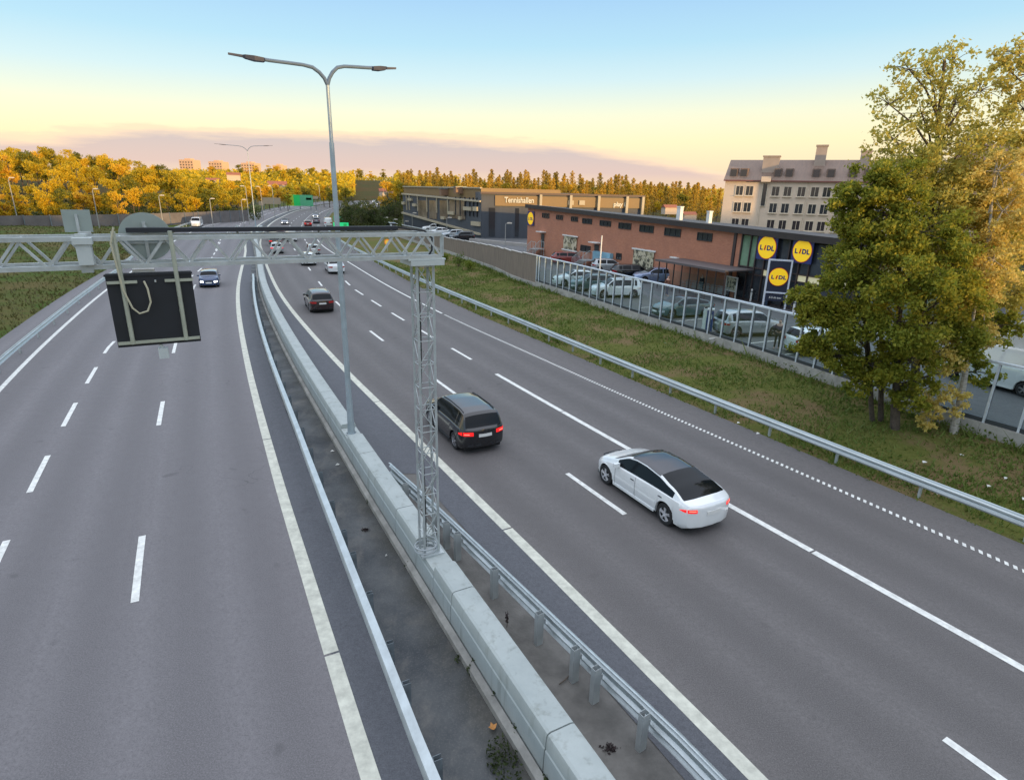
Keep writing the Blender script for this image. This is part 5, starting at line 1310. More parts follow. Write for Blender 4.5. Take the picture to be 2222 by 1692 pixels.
    # raised roof at the back and roof units
    P = RS(876, 410, 150); Q = RS(1044, 413, 122)
    rt2 = thing('roof_storey', 'long low tan roof storey behind the front wing of the tennis hall', 'building', (0, 0, 0)); zt_ = RS(876, 405, 150).z; b = MB(); 
    n = Vector((-(Q-P).y, (Q-P).x, 0)).normalized()
    b.add([(P.x, P.y, 2), (Q.x, Q.y, 2), (Q.x+n.x*20, Q.y+n.y*20, 2), (P.x+n.x*20, P.y+n.y*20, 2), (P.x, P.y, zt_), (Q.x, Q.y, zt_), (Q.x+n.x*20, Q.y+n.y*20, zt_), (P.x+n.x*20, P.y+n.y*20, zt_)], [(0, 1, 5, 4), (1, 2, 6, 5), (2, 3, 7, 6), (3, 0, 4, 7), (4, 5, 6, 7)]); b.build('wall', mt, rt2)
    b = MB(); b.bar((P.x, P.y, zt_), (Q.x, Q.y, zt_), .5, .25); b.build('roof_edge', mf, rt2)
    for (x, y, Y), lb in (((966, 415, 133), 'left rooftop ventilation unit on the tennis hall'), ((998, 411, 128), 'right rooftop ventilation unit on the tennis hall')):
        p = RS(x, y, Y); r3 = thing('ventilation_unit', lb, 'ventilation unit', (p.x, p.y, p.z-.9), .4, 'rooftop ventilation units'); b = MB(); b.box((0, 0, .7), (2.2, 1.6, 1.3)); b.build('casing', mat('vent_brown', (.20, .11, .06), .6), r3); b = MB(); b.box((0, 0, 1.4), (2.4, 1.8, .12)); b.build('cap', M_galvd, r3)
hall()
# ramp walls and kerb by the tennis hall
rw = thing('ramp_wall', 'pale concrete ramp wall sloping down by the tennis hall parking', 'wall', (0, 0, 0))
a, c = GS(826, 496, .5), GS(930, 507, .5); b = MB(); za, zc = RS(824, 480, a.y).z, RS(930, 500, c.y).z
b.add([(a.x, a.y, 0), (c.x, c.y, 0), (c.x+.3, c.y+.3, 0), (a.x+.3, a.y+.3, 0), (a.x, a.y, za), (c.x, c.y, zc), (c.x+.3, c.y+.3, zc), (a.x+.3, a.y+.3, za)], [(0, 1, 5, 4), (1, 2, 6, 5), (2, 3, 7, 6), (3, 0, 4, 7), (4, 5, 6, 7)]); b.build('wall', mat('ramp_concrete', (.36, .33, .30), .8, noise=(.6, .15)), rw); b = MB(); b.bar((a.x, a.y, za+.08), (c.x, c.y, zc+.08), .4, .12); b.build('coping', M_white2, rw)
a, c = GS(1020, 524, ZP), GS(1145, 536, ZP); kb = MB(); kb.bar(a+Vector((0, 0, .25)), c+Vector((0, 0, .25)), .5, .5); o = kb.build('low_wall', MATS['ramp_concrete']); tag(o, 'low pale wall between the tennis hall parking and the brick shop', 'wall')

# ------------------------------------------------------------------ apartment block
def flats():
    A = RS(1567, 450, 120); B = RS(1836, 450, 111); u = Vector((B.x-A.x, B.y-A.y, 0)).normalized(); z0 = 0; F = Facade(A, u, z0)
    LB = F.at(2080, 450)[0]; ev = F.at(1575, 392)[1]; dp = 13.0; rg = F.at(1607, 350, dp/2)[1]
    mw = mat('rendered_wall', (.68, .54, .41), .9, noise=(.35, .08)); mr = mat('roof_sheet', (.20, .135, .10), .6, .1, noise=(1.2, .18), stretch=(3, .3, 1)); ms = mat('window_surround', (.66, .56, .43), .8)
    rt = frame_root('apartment_block', 'pale rendered apartment block with a grey pitched roof behind the shop', 'building', A, u, z0)
    b = MB(); b.add([(0, 0, -1), (LB, 0, -1), (LB, dp, -1), (0, dp, -1), (0, 0, ev), (LB, 0, ev), (LB, dp, ev), (0, dp, ev), (0, dp/2, rg-.1), (LB, dp/2, rg-.1)], [(0, 1, 5, 4), (2, 3, 7, 6), (3, 0, 4, 8, 7), (1, 2, 6, 9, 5)]); b.build('wall', mw, rt)
    b = MB()
    for s in (0, 1):
        y0, y1 = (-.35, dp/2) if not s else (dp+.35, dp/2); sl = (rg-ev)/(dp/2)
        b.add([(-.3, y0, ev-.1), (LB+.3, y0, ev-.1), (LB+.3, y1, rg), (-.3, y1, rg), (-.3, y0, ev+.12), (LB+.3, y0, ev+.12), (LB+.3, y1, rg+.22), (-.3, y1, rg+.22)], [(0, 1, 5, 4), (1, 2, 6, 5), (3, 0, 4, 7), (4, 5, 6, 7), (3, 2, 1, 0)])
    rf = b.build('roof', mr, rt)
    sl = (rg-ev)/(dp/2)
    b = MB(); b.box((LB/2, -.42, ev+.02), (LB+.5, .14, .22)); b.build('gutter', mat('gutter_red', (.22, .08, .06), .5), rf)
    # chimneys
    for (x0, y0, x1, y1, d, lb) in ((1655, 341, 1690, 382, 3.2, 0), (1770, 318, 1794, 350, 5.5, 0), (1868, 330, 1890, 350, 5.5, 0)):
        a, c, q0, q1 = F.rect(x0, y0, x1, y1, d); zr = ev+sl*(d-1.2); b = MB(); b.box(((a+c)/2, d, (zr+q1)/2), (c-a, 2.0, q1-zr)); b.box(((a+c)/2, d, q1+.1), (c-a+.25, 2.25, .22)); b.build('chimney', mat('chimney_render', (.40, .32, .26), .8, noise=(.8, .08)), rf)
    # dormers
    for x in (1590, 1612, 1686, 1711, 1770, 1802, 1850, 1885):
        a = F.at(x, 385)[0]; d0 = .9; b = MB(); w_ = 1.35; h = 1.7
        zb = ev+sl*d0; y1 = d0+h/sl
        b.add([(a-w_/2, d0, zb), (a+w_/2, d0, zb), (a+w_/2, d0, zb+h), (a-w_/2, d0, zb+h), (a-w_/2, y1, zb+h+.1), (a+w_/2, y1, zb+h+.1)], [(0, 1, 2, 3), (1, 5, 2), (0, 3, 4), (3, 2, 5, 4)]); dm_ = b.build('dormer', mr, rf)
        b = MB(); b.box((a, d0-.04, zb+h*.52), (w_*.74, .08, h*.72)); b.build('window', M_winglass, dm_)
    rows = [(408, 411), (440, 446), (472, 480)]
    cols = [1601, 1622.5, 1679, 1705, 1735, 1764, 1790, 1822, 1850, 1880, 1912, 1945, 1980, 2015, 2050]
    for ci, x in enumerate(cols):
        for ri in range(4):
            xx = F.at(x, 440)[0]; zc = ev-1.75-ri*2.95
            if ci == 2 and ri == 0: zc += .0
            b = MB(); W_, H_ = .62, .80
            for dx, dz, sx, sz in ((-W_-.06, 0, .14, 2*H_+.3), (W_+.06, 0, .14, 2*H_+.3), (0, H_+.07, 2*W_, .14), (0, -H_-.07, 2*W_, .14)): b.box((xx+dx, -.03, zc+dz), (sx, .10, sz))
            wi = b.build('window', ms, rt); b = MB(); b.box((xx, -.012, zc), (2*W_, .03, 2*H_)); b.build('pane', M_winglass, wi)
            b = MB(); b.box((xx, -.05, zc), (.07, .06, 2*H_)); b.box((xx, -.16, zc-H_-.17), (2*W_+.35, .28, .06)); b.build('sill', ms, wi)
    for x in (1650, 1749): xx = F.at(x, 440)[0]; b = MB(); b.tube([(xx, -.12, 0), (xx, -.12, ev-.1)], .07, 8); b.build('drainpipe', ms, rt)
    xx = F.at(1657, 430)[0]; b = MB(); b.box((xx, -.10, ev-2.4), (.95, .2, 4.2)); sw = b.build('stair_window', ms, rt); b = MB(); b.box((xx, -.22, ev-2.4), (.7, .06, 3.9)); b.build('pane', M_winglass, sw); b = MB(); b.box((xx, -.3, ev+.3), (1.6, 1.4, .9)); b.build('stair_gable', mw, rt)
    # second block to the right
    A = RS(2055, 450, 96); B = RS(2500, 450, 84); u = Vector((B.x-A.x, B.y-A.y, 0)).normalized(); F = Facade(A, u, 0); rt = frame_root('apartment_block', 'second apartment block with a steep brown roof mostly hidden by the tall tree', 'building', A, u, 0)
    L2 = 30; ev = F.at(2080, 372)[1]; rg = F.at(2090, 312, 5)[1]
    b = MB(); b.add([(0, 0, -1), (L2, 0, -1), (L2, 12, -1), (0, 12, -1), (0, 0, ev), (L2, 0, ev), (L2, 12, ev), (0, 12, ev), (0, 6, rg-.1), (L2, 6, rg-.1)], [(0, 1, 5, 4), (2, 3, 7, 6), (3, 0, 4, 8, 7), (1, 2, 6, 9, 5)]); b.build('wall', mat('wall_warm', (.46, .36, .28), .9, noise=(.4, .1)), rt)
    b = MB(); b.add([(-.3, -.4, ev), (L2, -.4, ev), (L2, 6, rg), (-.3, 6, rg), (-.3, 12.4, ev), (L2, 12.4, ev)], [(0, 1, 2, 3), (3, 2, 5, 4)]); b.build('roof', mat('roof_brown', (.16, .09, .06), .7, noise=(.8, .15)), rt)
    for i in range(7):
        for z in (ev-1.8, ev-4.7, ev-7.6):
            b = MB(); b.box((2+i*3.6, -.02, z), (1.2, .1, 1.6)); b.build('window', M_winglass, rt)
flats()

# ------------------------------------------------------------------ people
M_skin = mat('skin', (.50, .31, .23), .6); M_hair = mat('hair_dark', (.03, .02, .015), .7)
def skin_mesh(name, verts, edges, rad, m, parent, sub=2, root_i=0):
    me = bpy.data.meshes.new(name); me.from_pydata(verts, edges, []); o = bpy.data.objects.new(name, me); COL.objects.link(o)
    sk = o.modifiers.new('s', 'SKIN'); sk.use_smooth_shade = True; sb = o.modifiers.new('u', 'SUBSURF'); sb.levels = sub
    for i, r in enumerate(rad):
        d = me.skin_vertices[0].data[i]; d.radius = (r, r*.8) if isinstance(r, float) else r; d.use_root = (i == root_i)
    bpy.context.view_layer.update(); n = bpy.data.meshes.new_from_object(o.evaluated_get(bpy.context.evaluated_depsgraph_get()))
    bpy.data.objects.remove(o); n.name = name; n.materials.clear(); n.materials.append(m); r_ = bpy.data.objects.new(name, n); COL.objects.link(r_); r_.parent = parent; return r_
def person(px, py, label, top, leg, rz, stride=.2):
    g = GS(px, py, ZP); rt = thing('person', label, 'person', g, rz, 'people in the car park'); s = stride
    V = [(0, 0, .95), (0, 0, 1.18), (0, 0, 1.40), (0, 0, 1.52), (0, -.02, 1.60), (0, -.02, 1.70),
         (-.10, 0, .90), (-.10, -s*.5, .50), (-.10, -s, .09), (-.10, -s-.14, .04), (.10, 0, .90), (.10, s*.3, .50), (.10, s*.9, .10), (.10, s*.9-.14, .04),
         (-.19, 0, 1.40), (-.25, s*.4, 1.14), (-.24, s*.3-.08, .90), (-.24, s*.3-.10, .82), (.19, 0, 1.40), (.25, -s*.3, 1.14), (.24, -s*.6, .90), (.24, -s*.6-.02, .82)]
    E_ = [(0, 1), (1, 2), (2, 3), (3, 4), (4, 5), (0, 6), (6, 7), (7, 8), (8, 9), (0, 10), (10, 11), (11, 12), (12, 13), (2, 14), (14, 15), (15, 16), (16, 17), (2, 18), (18, 19), (19, 20), (20, 21)]
    Rr = [.14, .13, .15, .06, .095, .07, .085, .06, .045, .035, .085, .06, .045, .035, .055, .042, .03, .028, .055, .042, .03, .028]
    skin_mesh('body', V, E_, Rr, M_skin, rt)
    ji = [0, 1, 2, 14, 15, 16, 18, 19, 20]; mp = {a: i for i, a in enumerate(ji)}
    skin_mesh('jacket', [V[i] for i in ji], [(mp[a], mp[b]) for a, b in E_ if a in mp and b in mp], [Rr[i]+.025 for i in ji], mat('cloth_'+top[0], top[1], .9), rt)
    ti = [0, 6, 7, 8, 10, 11, 12]; mp = {a: i for i, a in enumerate(ti)}
    skin_mesh('trousers', [V[i] for i in ti], [(mp[a], mp[b]) for a, b in E_ if a in mp and b in mp], [Rr[i]+.018 for i in ti], mat('cloth_'+leg[0], leg[1], .9), rt)
    skin_mesh('hair', [(0, .02, 1.66), (0, .0, 1.73)], [(0, 1)], [.098, .07], M_hair, rt)
person(1446, 642, 'person in a brown jacket walking in the car park by the pale blue car', ('brown', (.20, .09, .06)), ('darkblue', (.03, .04, .07)), .6)
person(1520, 637, 'person in dark clothes standing beside the trolley shelter', ('black', (.015, .015, .02)), ('dark', (.02, .02, .025)), 2.0, .05)
person(1684, 757, 'person in dark clothes standing right of the silver white crossover', ('black', (.015, .015, .02)), ('dark', (.02, .02, .025)), -.7, .08)

# ------------------------------------------------------------------ lorry, van and signal at the right edge
def lorry():
    g = GS(2262, 872, ZP); t, r = fence_frame(g); h = t; g = g+r*1.6
    rt = thing('box_truck', 'white box lorry cut by the right edge of the picture', 'lorry', (g.x, g.y, ZP), math.atan2(-h.x, h.y))
    b = MB(); b.box((0, -.8, 2.0), (2.4, 5.4, 2.3)); b.box((0, -.8, 3.17), (2.34, 5.3, .05)); b.build('cargo_box', M_white, rt)
    b = MB(); b.box((0, -.8, 1.0), (2.44, 5.44, .10)); b.box((0, -.8, 2.9), (2.43, 5.43, .05)); b.build('trim', M_white2, rt)
    b = MB(); b.add([(-1.05, 2.0, .6), (1.05, 2.0, .6), (1.05, 3.7, .6), (-1.05, 3.7, .6), (-1.05, 2.0, 2.5), (1.05, 2.0, 2.5), (1.0, 2.9, 2.5), (-1.0, 2.9, 2.5), (1.05, 3.7, 1.5), (-1.05, 3.7, 1.5), (1.05, 2.0, 1.5), (-1.05, 2.0, 1.5)],
          [(0, 3, 2, 1), (0, 1, 5, 4), (4, 5, 6, 7), (7, 6, 8, 9), (9, 8, 2, 3), (1, 2, 8, 6, 5), (0, 4, 7, 9, 3)]); b.build('cab', M_white, rt)
    b = MB(); b.add([(-.9, 2.98, 2.42), (.9, 2.98, 2.42), (.95, 3.68, 1.58), (-.95, 3.68, 1.58)], [(0, 1, 2, 3)]); b.v = [(x, y+.03, z+.02) for x, y, z in b.v]; b.build('windscreen', M_carglass, rt)
    for sx in (-1, 1): b = MB(); b.add([(sx*1.062, 2.2, 1.55), (sx*1.062, 3.3, 1.55), (sx*1.03, 2.85, 2.3), (sx*1.04, 2.2, 2.3)], [(0, 1, 2, 3)]); b.build('side_window', M_carglass, rt)
    for y in (-2.2, 2.7):
        for sx in (-1, 1):
            b = MB(); b.tube([(sx*.78, y, .45), (sx*1.08, y, .45)], .45, 20); w_ = b.build('wheel', M_tyre, rt, True); b = MB(); b.tube([(sx*1.0, y, .45), (sx*1.10, y, .45)], .24, 12); b.build('rim', M_rim, w_, True)
    b = MB(); b.box((0, -.6, .62), (1.6, 5.6, .3)); b.build('chassis', M_under, rt)
    b = MB(); pts = [(-1.215, -.2, 1.9), (-1.215, -.5, 2.3), (-1.215, -.8, 1.9), (-1.215, -1.0, 2.2)]
    for a, c in zip(pts, pts[1:]): b.bar(a, c, .02, .10)
    b.build('red_mark', mat('mark_red', (.5, .04, .03), .5), rt)
    g = GS(2135, 838, ZP); t, r = fence_frame(g)
    build_car('car', 'white van behind the glass screen right of the trees', 'van', P_white, g+r*.9, t, z=ZP, anchor='mid', lights='off', cat='van')
    g = GS(2182, 800, ZP)+Vector((2.2, 1.5, 0)); h = RS(2182, 704, g.y).z-ZP
    q = RS(2182, 704, g.y); rt = thing('warning_light', 'lit amber warning light on a dark post seen through the leaves at the right', 'warning light', (q.x, g.y, ZP))
    b = MB(); b.tube([(0, 0, 0), (0, 0, h)], .05, 8); b.build('post', M_galvd, rt); b = MB(); b.box((0, .06, h), (.34, .2, .42)); b.build('housing', M_dark, rt); b = MB(); b.tube([(0, -.04, h), (0, -.09, h)], .11, 14); b.build('lens', mat('amber_lit', (.9, .35, .02), .3, emit=((1, .38, .05), 6)), rt)
lorry()

# ------------------------------------------------------------------ road signs and far buildings
def sign_board(x0, y0, x1, y1, Y, name, label, m, legs, zg=0, extra=None, bar=None):
    a = RS(x0, y0, Y); c = RS(x1, y0, Y); bz = RS((x0+x1)/2, y1, Y).z; cx = (a.x+c.x)/2; w_ = c.x-a.x; h = (a.z+c.z)/2-bz; zc = bz+h/2
    rt = thing(name, label, 'road sign', (cx, Y, zg)); b = MB(); b.box((0, 0, zc-zg), (w_, .12, h)); b.build('sign_plate', m, rt)
    for x in legs: b = MB(); b.box((x*w_, .12, (bz-zg)/2+h*.4), (.22, .12, bz-zg+h*.8)); b.build('leg', M_galvd, rt)
    for (u0, u1, v0, v1, mm, nm) in (extra or []): b = MB(); b.box(((u0+u1)/2*w_-w_/2, -.09, bz-zg+(v0+v1)/2*h), ((u1-u0)*w_, .04, (v1-v0)*h)); b.build(nm, mm, rt)
    return rt
G1 = mat('sign_green', (.02, .60, .14), .4); G2 = mat('sign_yellowgreen', (.35, .55, .05), .4); G3 = mat('sign_palegreen', (.10, .42, .22), .4); OR = mat('sign_back_warm', (.40, .32, .22), .5); WH = mat('sign_white', (.6, .62, .58), .5)
sign_board(620, 423, 678, 447, 255, 'motorway_sign', 'large two part green motorway sign above the far carriageway', G1, (-.4, .0, .4), extra=[(0, .28, 0, 1, G2, 'panel_yellow_green'), (.52, 1, 0, 1, G3, 'panel_pale_green'), (.75, .95, .55, .75, WH, 'sign_field')])
sign_board(678, 426, 690, 432, 255, 'motorway_sign', 'small pale sign at the right end of the large green sign', OR, (0,))
sign_board(569, 429, 608, 443, 240, 'motorway_sign', 'pale orange back of a sign gantry left of the green sign', OR, (-.45, .45))
sign_board(561, 437, 572, 446, 200, 'motorway_sign', 'small pale box sign on a short post left of the sign gantry', OR, (0,))
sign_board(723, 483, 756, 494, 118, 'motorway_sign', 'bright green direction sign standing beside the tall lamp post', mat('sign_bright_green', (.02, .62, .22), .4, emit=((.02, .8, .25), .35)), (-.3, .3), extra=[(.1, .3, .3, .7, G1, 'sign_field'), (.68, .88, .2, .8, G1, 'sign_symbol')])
sign_board(723, 469, 743, 480, 150, 'motorway_sign', 'pale green sign just above the bright green direction sign', G3, (0,))
g = GS(805, 549); h = RS(805, 526, g.y).z
rt = thing('speed_sign', 'small round orange and yellow sign on a post seen through the gantry', 'road sign', (g.x+2.5, g.y, .3)); b = MB(); b.tube([(0, 0, 0), (0, 0, h)], .04, 8); b.build('post', M_galv, rt)
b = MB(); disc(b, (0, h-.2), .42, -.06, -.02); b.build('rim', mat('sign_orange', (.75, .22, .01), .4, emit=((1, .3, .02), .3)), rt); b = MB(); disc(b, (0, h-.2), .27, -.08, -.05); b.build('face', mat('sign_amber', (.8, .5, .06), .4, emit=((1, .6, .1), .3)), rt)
M_tower = mat('tower_plaster', (.62, .40, .25), .8, noise=(.02, .06))
for (x0, x1, yt), lb in (((394, 428, 347), 'leftmost pale high rise block on the horizon'), ((458, 490, 351), 'second pale high rise block from the left on the horizon'), ((528, 560, 354), 'pale high rise block on the horizon behind the far twin lamp'), ((597, 617, 359), 'small low pale high rise block on the horizon, the rightmost')):
    Y = 820; a, c = RS(x0, yt, Y), RS(x1, yt, Y); rt = thing('high_rise', lb, 'building', ((a.x+c.x)/2, Y, 0), -.2, 'high rise blocks on the horizon'); H = a.z; w_ = c.x-a.x
    b = MB(); b.box((0, 0, H/2), (w_, 14, H)); b.build('wall', M_tower, rt); b = MB(); b.box((0, 0, H+.8), (w_*.4, 8, 1.8)); b.build('roof_box', M_tower, rt)
    for i in range(5):
        for j in range(3): b = MB(); b.box((-w_*.4+w_*.2*i, -7.05, H-3-j*3.2), (w_*.09, .1, 1.4)); b.build('window', M_winglass, rt)
M_villa = mat('villa_wall', (.55, .44, .34), .8); M_vr = mat('villa_roof', (.30, .10, .05), .8)
for i, (x, y, s) in enumerate(((602, 398, 1.0), (507, 376, .7), (462, 388, .7), (521, 402, .7), (718, 402, .6), (838, 412, .8), (812, 445, .0), (1453, 447, .5), (1494, 462, .5))):
    if s == 0: continue
    Y = 480 if x < 900 else 160; p = RS(x, y+6, Y); s2 = s*(1 if x < 900 else .55); rt = thing('villa', ('pale villa among the trees left of the green sign', 'small pale villa below the high rises', 'small pale villa at the edge of the dark trees', 'pale villa beside the far lamp posts', 'tiny pale villa right of the tall lamp post', 'wide pale house beside the far sunlit road', '', 'orange roofed house behind the brick shop roof', 'low pale house right behind the brick shop roof')[i], 'house', (p.x, p.y, p.z-6*s2), .3, 'houses among the trees')
    b = MB(); b.box((0, 0, 4*s2), (13*s2, 7*s2, 6*s2)); b.build('wall', M_villa, rt); b = MB(); w_, d_, z_ = 7*s2, 4*s2, 7*s2; b.add([(-w_, -d_, z_), (w_, -d_, z_), (w_, d_, z_), (-w_, d_, z_), (-w_, 0, z_+2.6*s2), (w_, 0, z_+2.6*s2)], [(0, 1, 5, 4), (2, 3, 4, 5), (0, 4, 3), (1, 2, 5), (3, 2, 1, 0)]); b.build('roof', M_vr, rt)
# cars on the far sunlit road
for i, (x, y) in enumerate(((790, 443), (806, 436), (812, 441), (828, 428), (836, 424), (822, 431))):
    g = G(x, y); build_car('car', ('first', 'second', 'third', 'fourth', 'fifth', 'sixth')[i]+' tiny car counted from the near end of the far sunlit road', 'hatch', P_white if i % 2 else P_silver, g, Vector((0, -1, 0)), anchor='mid', detail=False, lights='head', group='tiny cars on the far sunlit road')
# left noise wall
def left_wall():
    W0 = [G(-160, 508), G(-60, 503), G(0, 499), (G(140, 496)), G(280, 491), G(420, 484), G(560, 474)]
    rt = thing('noise_wall', 'long grey noise wall in front of the autumn trees on the left', 'noise barrier', (0, 0, 0)); P = Path(resample(W0, 4.0)); b = MB(); c = MB(); n = int(P.len/4)
    for i in range(n):
        p, t, r = P.at(i*4+2); rz = math.atan2(t.y, t.x); b.box((p.x, p.y, 1.35), (3.95, .14, 2.9), rz); q, _, _ = P.at(i*4); c.box((q.x, q.y, 1.4), (.2, .26, 3.0), rz)
    b.build('boards', mat('wall_grey', (.15, .135, .13), .9, noise=(.5, .2)), rt); c.build('posts', M_galvd, rt)
left_wall()

def left_tufts():
    rnd = random.Random(9); v = []; f = []
    for k in range(16000):
        y = 22+110*rnd.random()**1.3; x = EdgeL.x(y)-3.0-rnd.random()**1.2*34; tt = (EdgeL.x(y)-2.9-x)/37.1
        h = .12+.22*rnd.random(); w_ = .04+.03*rnd.random()+y*.0006; a = rnd.uniform(0, 6.28); z = -.02+1.32*tt-.03; o = len(v)
        dx, dy = math.cos(a)*w_, math.sin(a)*w_; v += [(x-dx, y-dy, z), (x+dx, y+dy, z), (x+rnd.gauss(0, h*.4), y+rnd.gauss(0, h*.4), z+h)]; f.append((o, o+1, o+2))
    b = MB(); b.v = v; b.f = f; kind(b.build('left_verge_tufts', leafy('left_grass_blades', [(.04, .07, .015), (.065, .10, .02), (.09, .105, .025), (.12, .10, .04)], .3)), 'stuff')
left_tufts()
# ------------------------------------------------------------------ foliage
L_tree = leafy('aspen_leaves', [(.26, .27, .06), (.46, .42, .09), (.66, .53, .14), (.76, .58, .20), (.66, .50, .26)], .45)
L_dark = leafy('dense_leaves', [(.040, .072, .014), (.095, .145, .02), (.21, .24, .028), (.50, .40, .045)], .42)
L_forest = leafy('forest_leaves', [(.035, .055, .012), (.13, .14, .018), (.46, .34, .018), (.72, .46, .018), (.58, .31, .05)], .3)
L_pine = leafy('pine_needles', [(.16, .13, .025), (.34, .23, .03), (.50, .31, .035), (.62, .37, .05)], .25)
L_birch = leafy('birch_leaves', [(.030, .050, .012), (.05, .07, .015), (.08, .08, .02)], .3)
M_bark = mat('bark', (.085, .065, .05), .9, noise=(6, .35), bump=(12, .6, .03)); M_birch = mat('birch_bark', (.34, .32, .28), .8, noise=(5, .45), stretch=(1, 1, 3))
def blob_points(c, r, n, sq=.8, clumps=26, sp=.30):
    out = []
    cs = []
    for _ in range(clumps):
        a = random.uniform(0, 6.283); z = random.uniform(-.9, 1); q = math.sqrt(1-z*z); rr = r*random.uniform(.45, 1.08); cs.append(Vector((c[0]+rr*q*math.cos(a), c[1]+rr*q*math.sin(a), c[2]+rr*z*sq)))
    for i in range(n):
        k = cs[i % clumps]; g = lambda: random.gauss(0, sp*r*.55)
        out.append((k.x+g(), k.y+g(), k.z+g()*.8))
    return out, cs
def big_tree(label, trunks, blobs, leafm, size, name='tree', bark=None, group='tall trees on the right hand verge'):
    """trunks: list of (base, top, radius); blobs: (D px x, D px y, world Y, radius m, leaves)"""
    base = trunks[0][0]; rt = thing(name, label, 'tree', base, 0, group)
    b = MB(); off = Vector(base)
    for (p, q, r) in trunks:
        p, q = Vector(p)-off, Vector(q)-off; n = 7; pts = []
        for i in range(n+1):
            t = i/n; pts.append(p.lerp(q, t)+Vector((.10*math.sin(t*5+p.x), .10*math.cos(t*4+p.y), 0))*(t*(1-t)*3))
        b.tube(pts, [r*(1-.75*i/n) for i in range(n+1)], 9)
    b.build('trunk', bark or M_bark, rt, True)
    pts = []; br = MB()
    for (x, y, Y, r, n) in blobs:
        c = RR(x, y, Y); P, cs = blob_points(c, r, int(n*(1.9 if n > 900 else 1.5)), clumps=26, sp=.22); pts += P
        t0 = min(trunks, key=lambda tr: (Vector(tr[0]).x-c.x)**2+(Vector(tr[0]).y-c.y)**2); p, q = Vector(t0[0]), Vector(t0[1])
        f = max(.25, min(.97, (c.z-1.2*r-p.z)/(q.z-p.z)-.05)); s = p.lerp(q, f); mid = s.lerp(c, .5)+Vector((0, 0, .25*r))
        br.tube([s-off, mid-off, c-off], [.055, .035, .018], 5)
        for k in cs[::2]: br.tube([c-off, c.lerp(k, .55)-off+Vector((0, 0, .06)), k-off], [.016, .010, .004], 4, False)
    br.build('branches', bark or M_bark, rt, True)
    o = leaf_mesh([(p[0]-off.x, p[1]-off.y, p[2]-off.z) for p in pts], size, 'crown', leafm, rt)
    return rt
ga, gb, gc, gd_ = GS(1897, 917, .25), GS(1914, 915, .3), GS(1944, 934, .25), GS(2068, 952, .2)
ga, gb, gc, gd_ = [Vector((p.x, p.y, p.z-.25)) for p in (ga, gb, gc, gd_)]
T = lambda x, y, Y: RR(x, y, Y)
YA = gc.y
big_tree('dense dark green tree with several trunks leaning over the glass screen', [(gc, T(1940, 470, YA+.6), .19), (ga, T(1850, 560, ga.y+.5), .11), (gb, T(1890, 520, gb.y+.8), .12)],
 [(1882, 398, YA+.8, 1.05, 2100), (1905, 462, YA+.4, 1.35, 2600), (1850, 505, YA+.9, 1.15, 2300), (1818, 590, YA+1.2, 1.25, 2600), (1890, 590, YA-.2, 1.5, 3000), (1768, 665, YA+1.4, 1.0, 2000), (1845, 690, YA+.6, 1.45, 3000), (1800, 762, YA+1, 1.0, 1900), (1740, 640, YA+1.6, .7, 1000),
  (2040, 640, YA-.5, 1.3, 2200), (2060, 740, YA-.4, 1.2, 2200), (2030, 560, YA-.3, 1.2, 1900), (2100, 800, YA+.2, .8, 900), (1835, 430, YA+1, .8, 1200), (1935, 400, YA+.5, 1.1, 1900), (2140, 700, YA+.3, 1.0, 1500), (1880, 790, YA+.2, 1.1, 2200), (1930, 690, YA-.6, 1.5, 2800), (1745, 745, YA+1.3, .75, 1100), (1960, 780, YA-.6, 1.15, 2300), (1960, 600, YA-1, 1.4, 2600), (1975, 500, YA-.2, 1.4, 2500), (1975, 850, YA-.4, .8, 1100), (1850, 835, YA+.3, .55, 500)], L_dark, .125)
YB_ = gd_.y+2.8; gB = Vector((18.2, YB_+.6, .3))
big_tree('tallest sparse aspen with sunlit golden leaves and open top', [(gB, T(2035, 130, YB_), .20)],
 [(1958, 150, YB_, .8, 230), (2000, 160, YB_, 1.0, 340), (2052, 135, YB_+.3, .9, 290), (1915, 225, YB_, .9, 280), (1985, 245, YB_+.2, 1.25, 520), (2055, 225, YB_-.2, 1.2, 480), (2110, 195, YB_, 1.0, 330), (1925, 300, YB_-.1, 1.1, 480), (2010, 325, YB_, 1.4, 1000), (2085, 305, YB_, 1.3, 820), (2145, 285, YB_, 1.1, 560),
  (1960, 385, YB_, 1.3, 1800), (2030, 420, YB_-.2, 1.5, 2300), (2100, 400, YB_, 1.4, 2000), (2040, 510, YB_-.3, 1.5, 2400), (2110, 500, YB_, 1.5, 2300), (2060, 600, YB_-.3, 1.4, 2300), (2130, 600, YB_+.2, 1.4, 2100), (2050, 690, YB_-.2, 1.2, 1900), (2120, 680, YB_, 1.1, 1500)], L_tree, .13)
big_tree('leaning pale trunked birch with a bare lower stem in front of the plinth', [(gd_, T(2104, 640, gd_.y+.7), .16), (T(2104, 640, gd_.y+.7), T(2150, 330, gd_.y+1.6), .08)],
 [(2090, 640, gd_.y+.6, .9, 1400), (2140, 560, gd_.y+.8, 1.2, 1900), (2160, 455, gd_.y+1, 1.2, 1800), (2150, 370, gd_.y+1.2, 1.0, 1000), (2120, 725, gd_.y+.4, .6, 500), (2020, 760, gd_.y+.3, 1.0, 1500), (2030, 860, gd_.y+.2, .8, 900), (2000, 905, gd_.y+.2, .45, 300)], L_tree, .12, 'birch', M_birch)
gE = Vector((23.5, 25.0, .9))
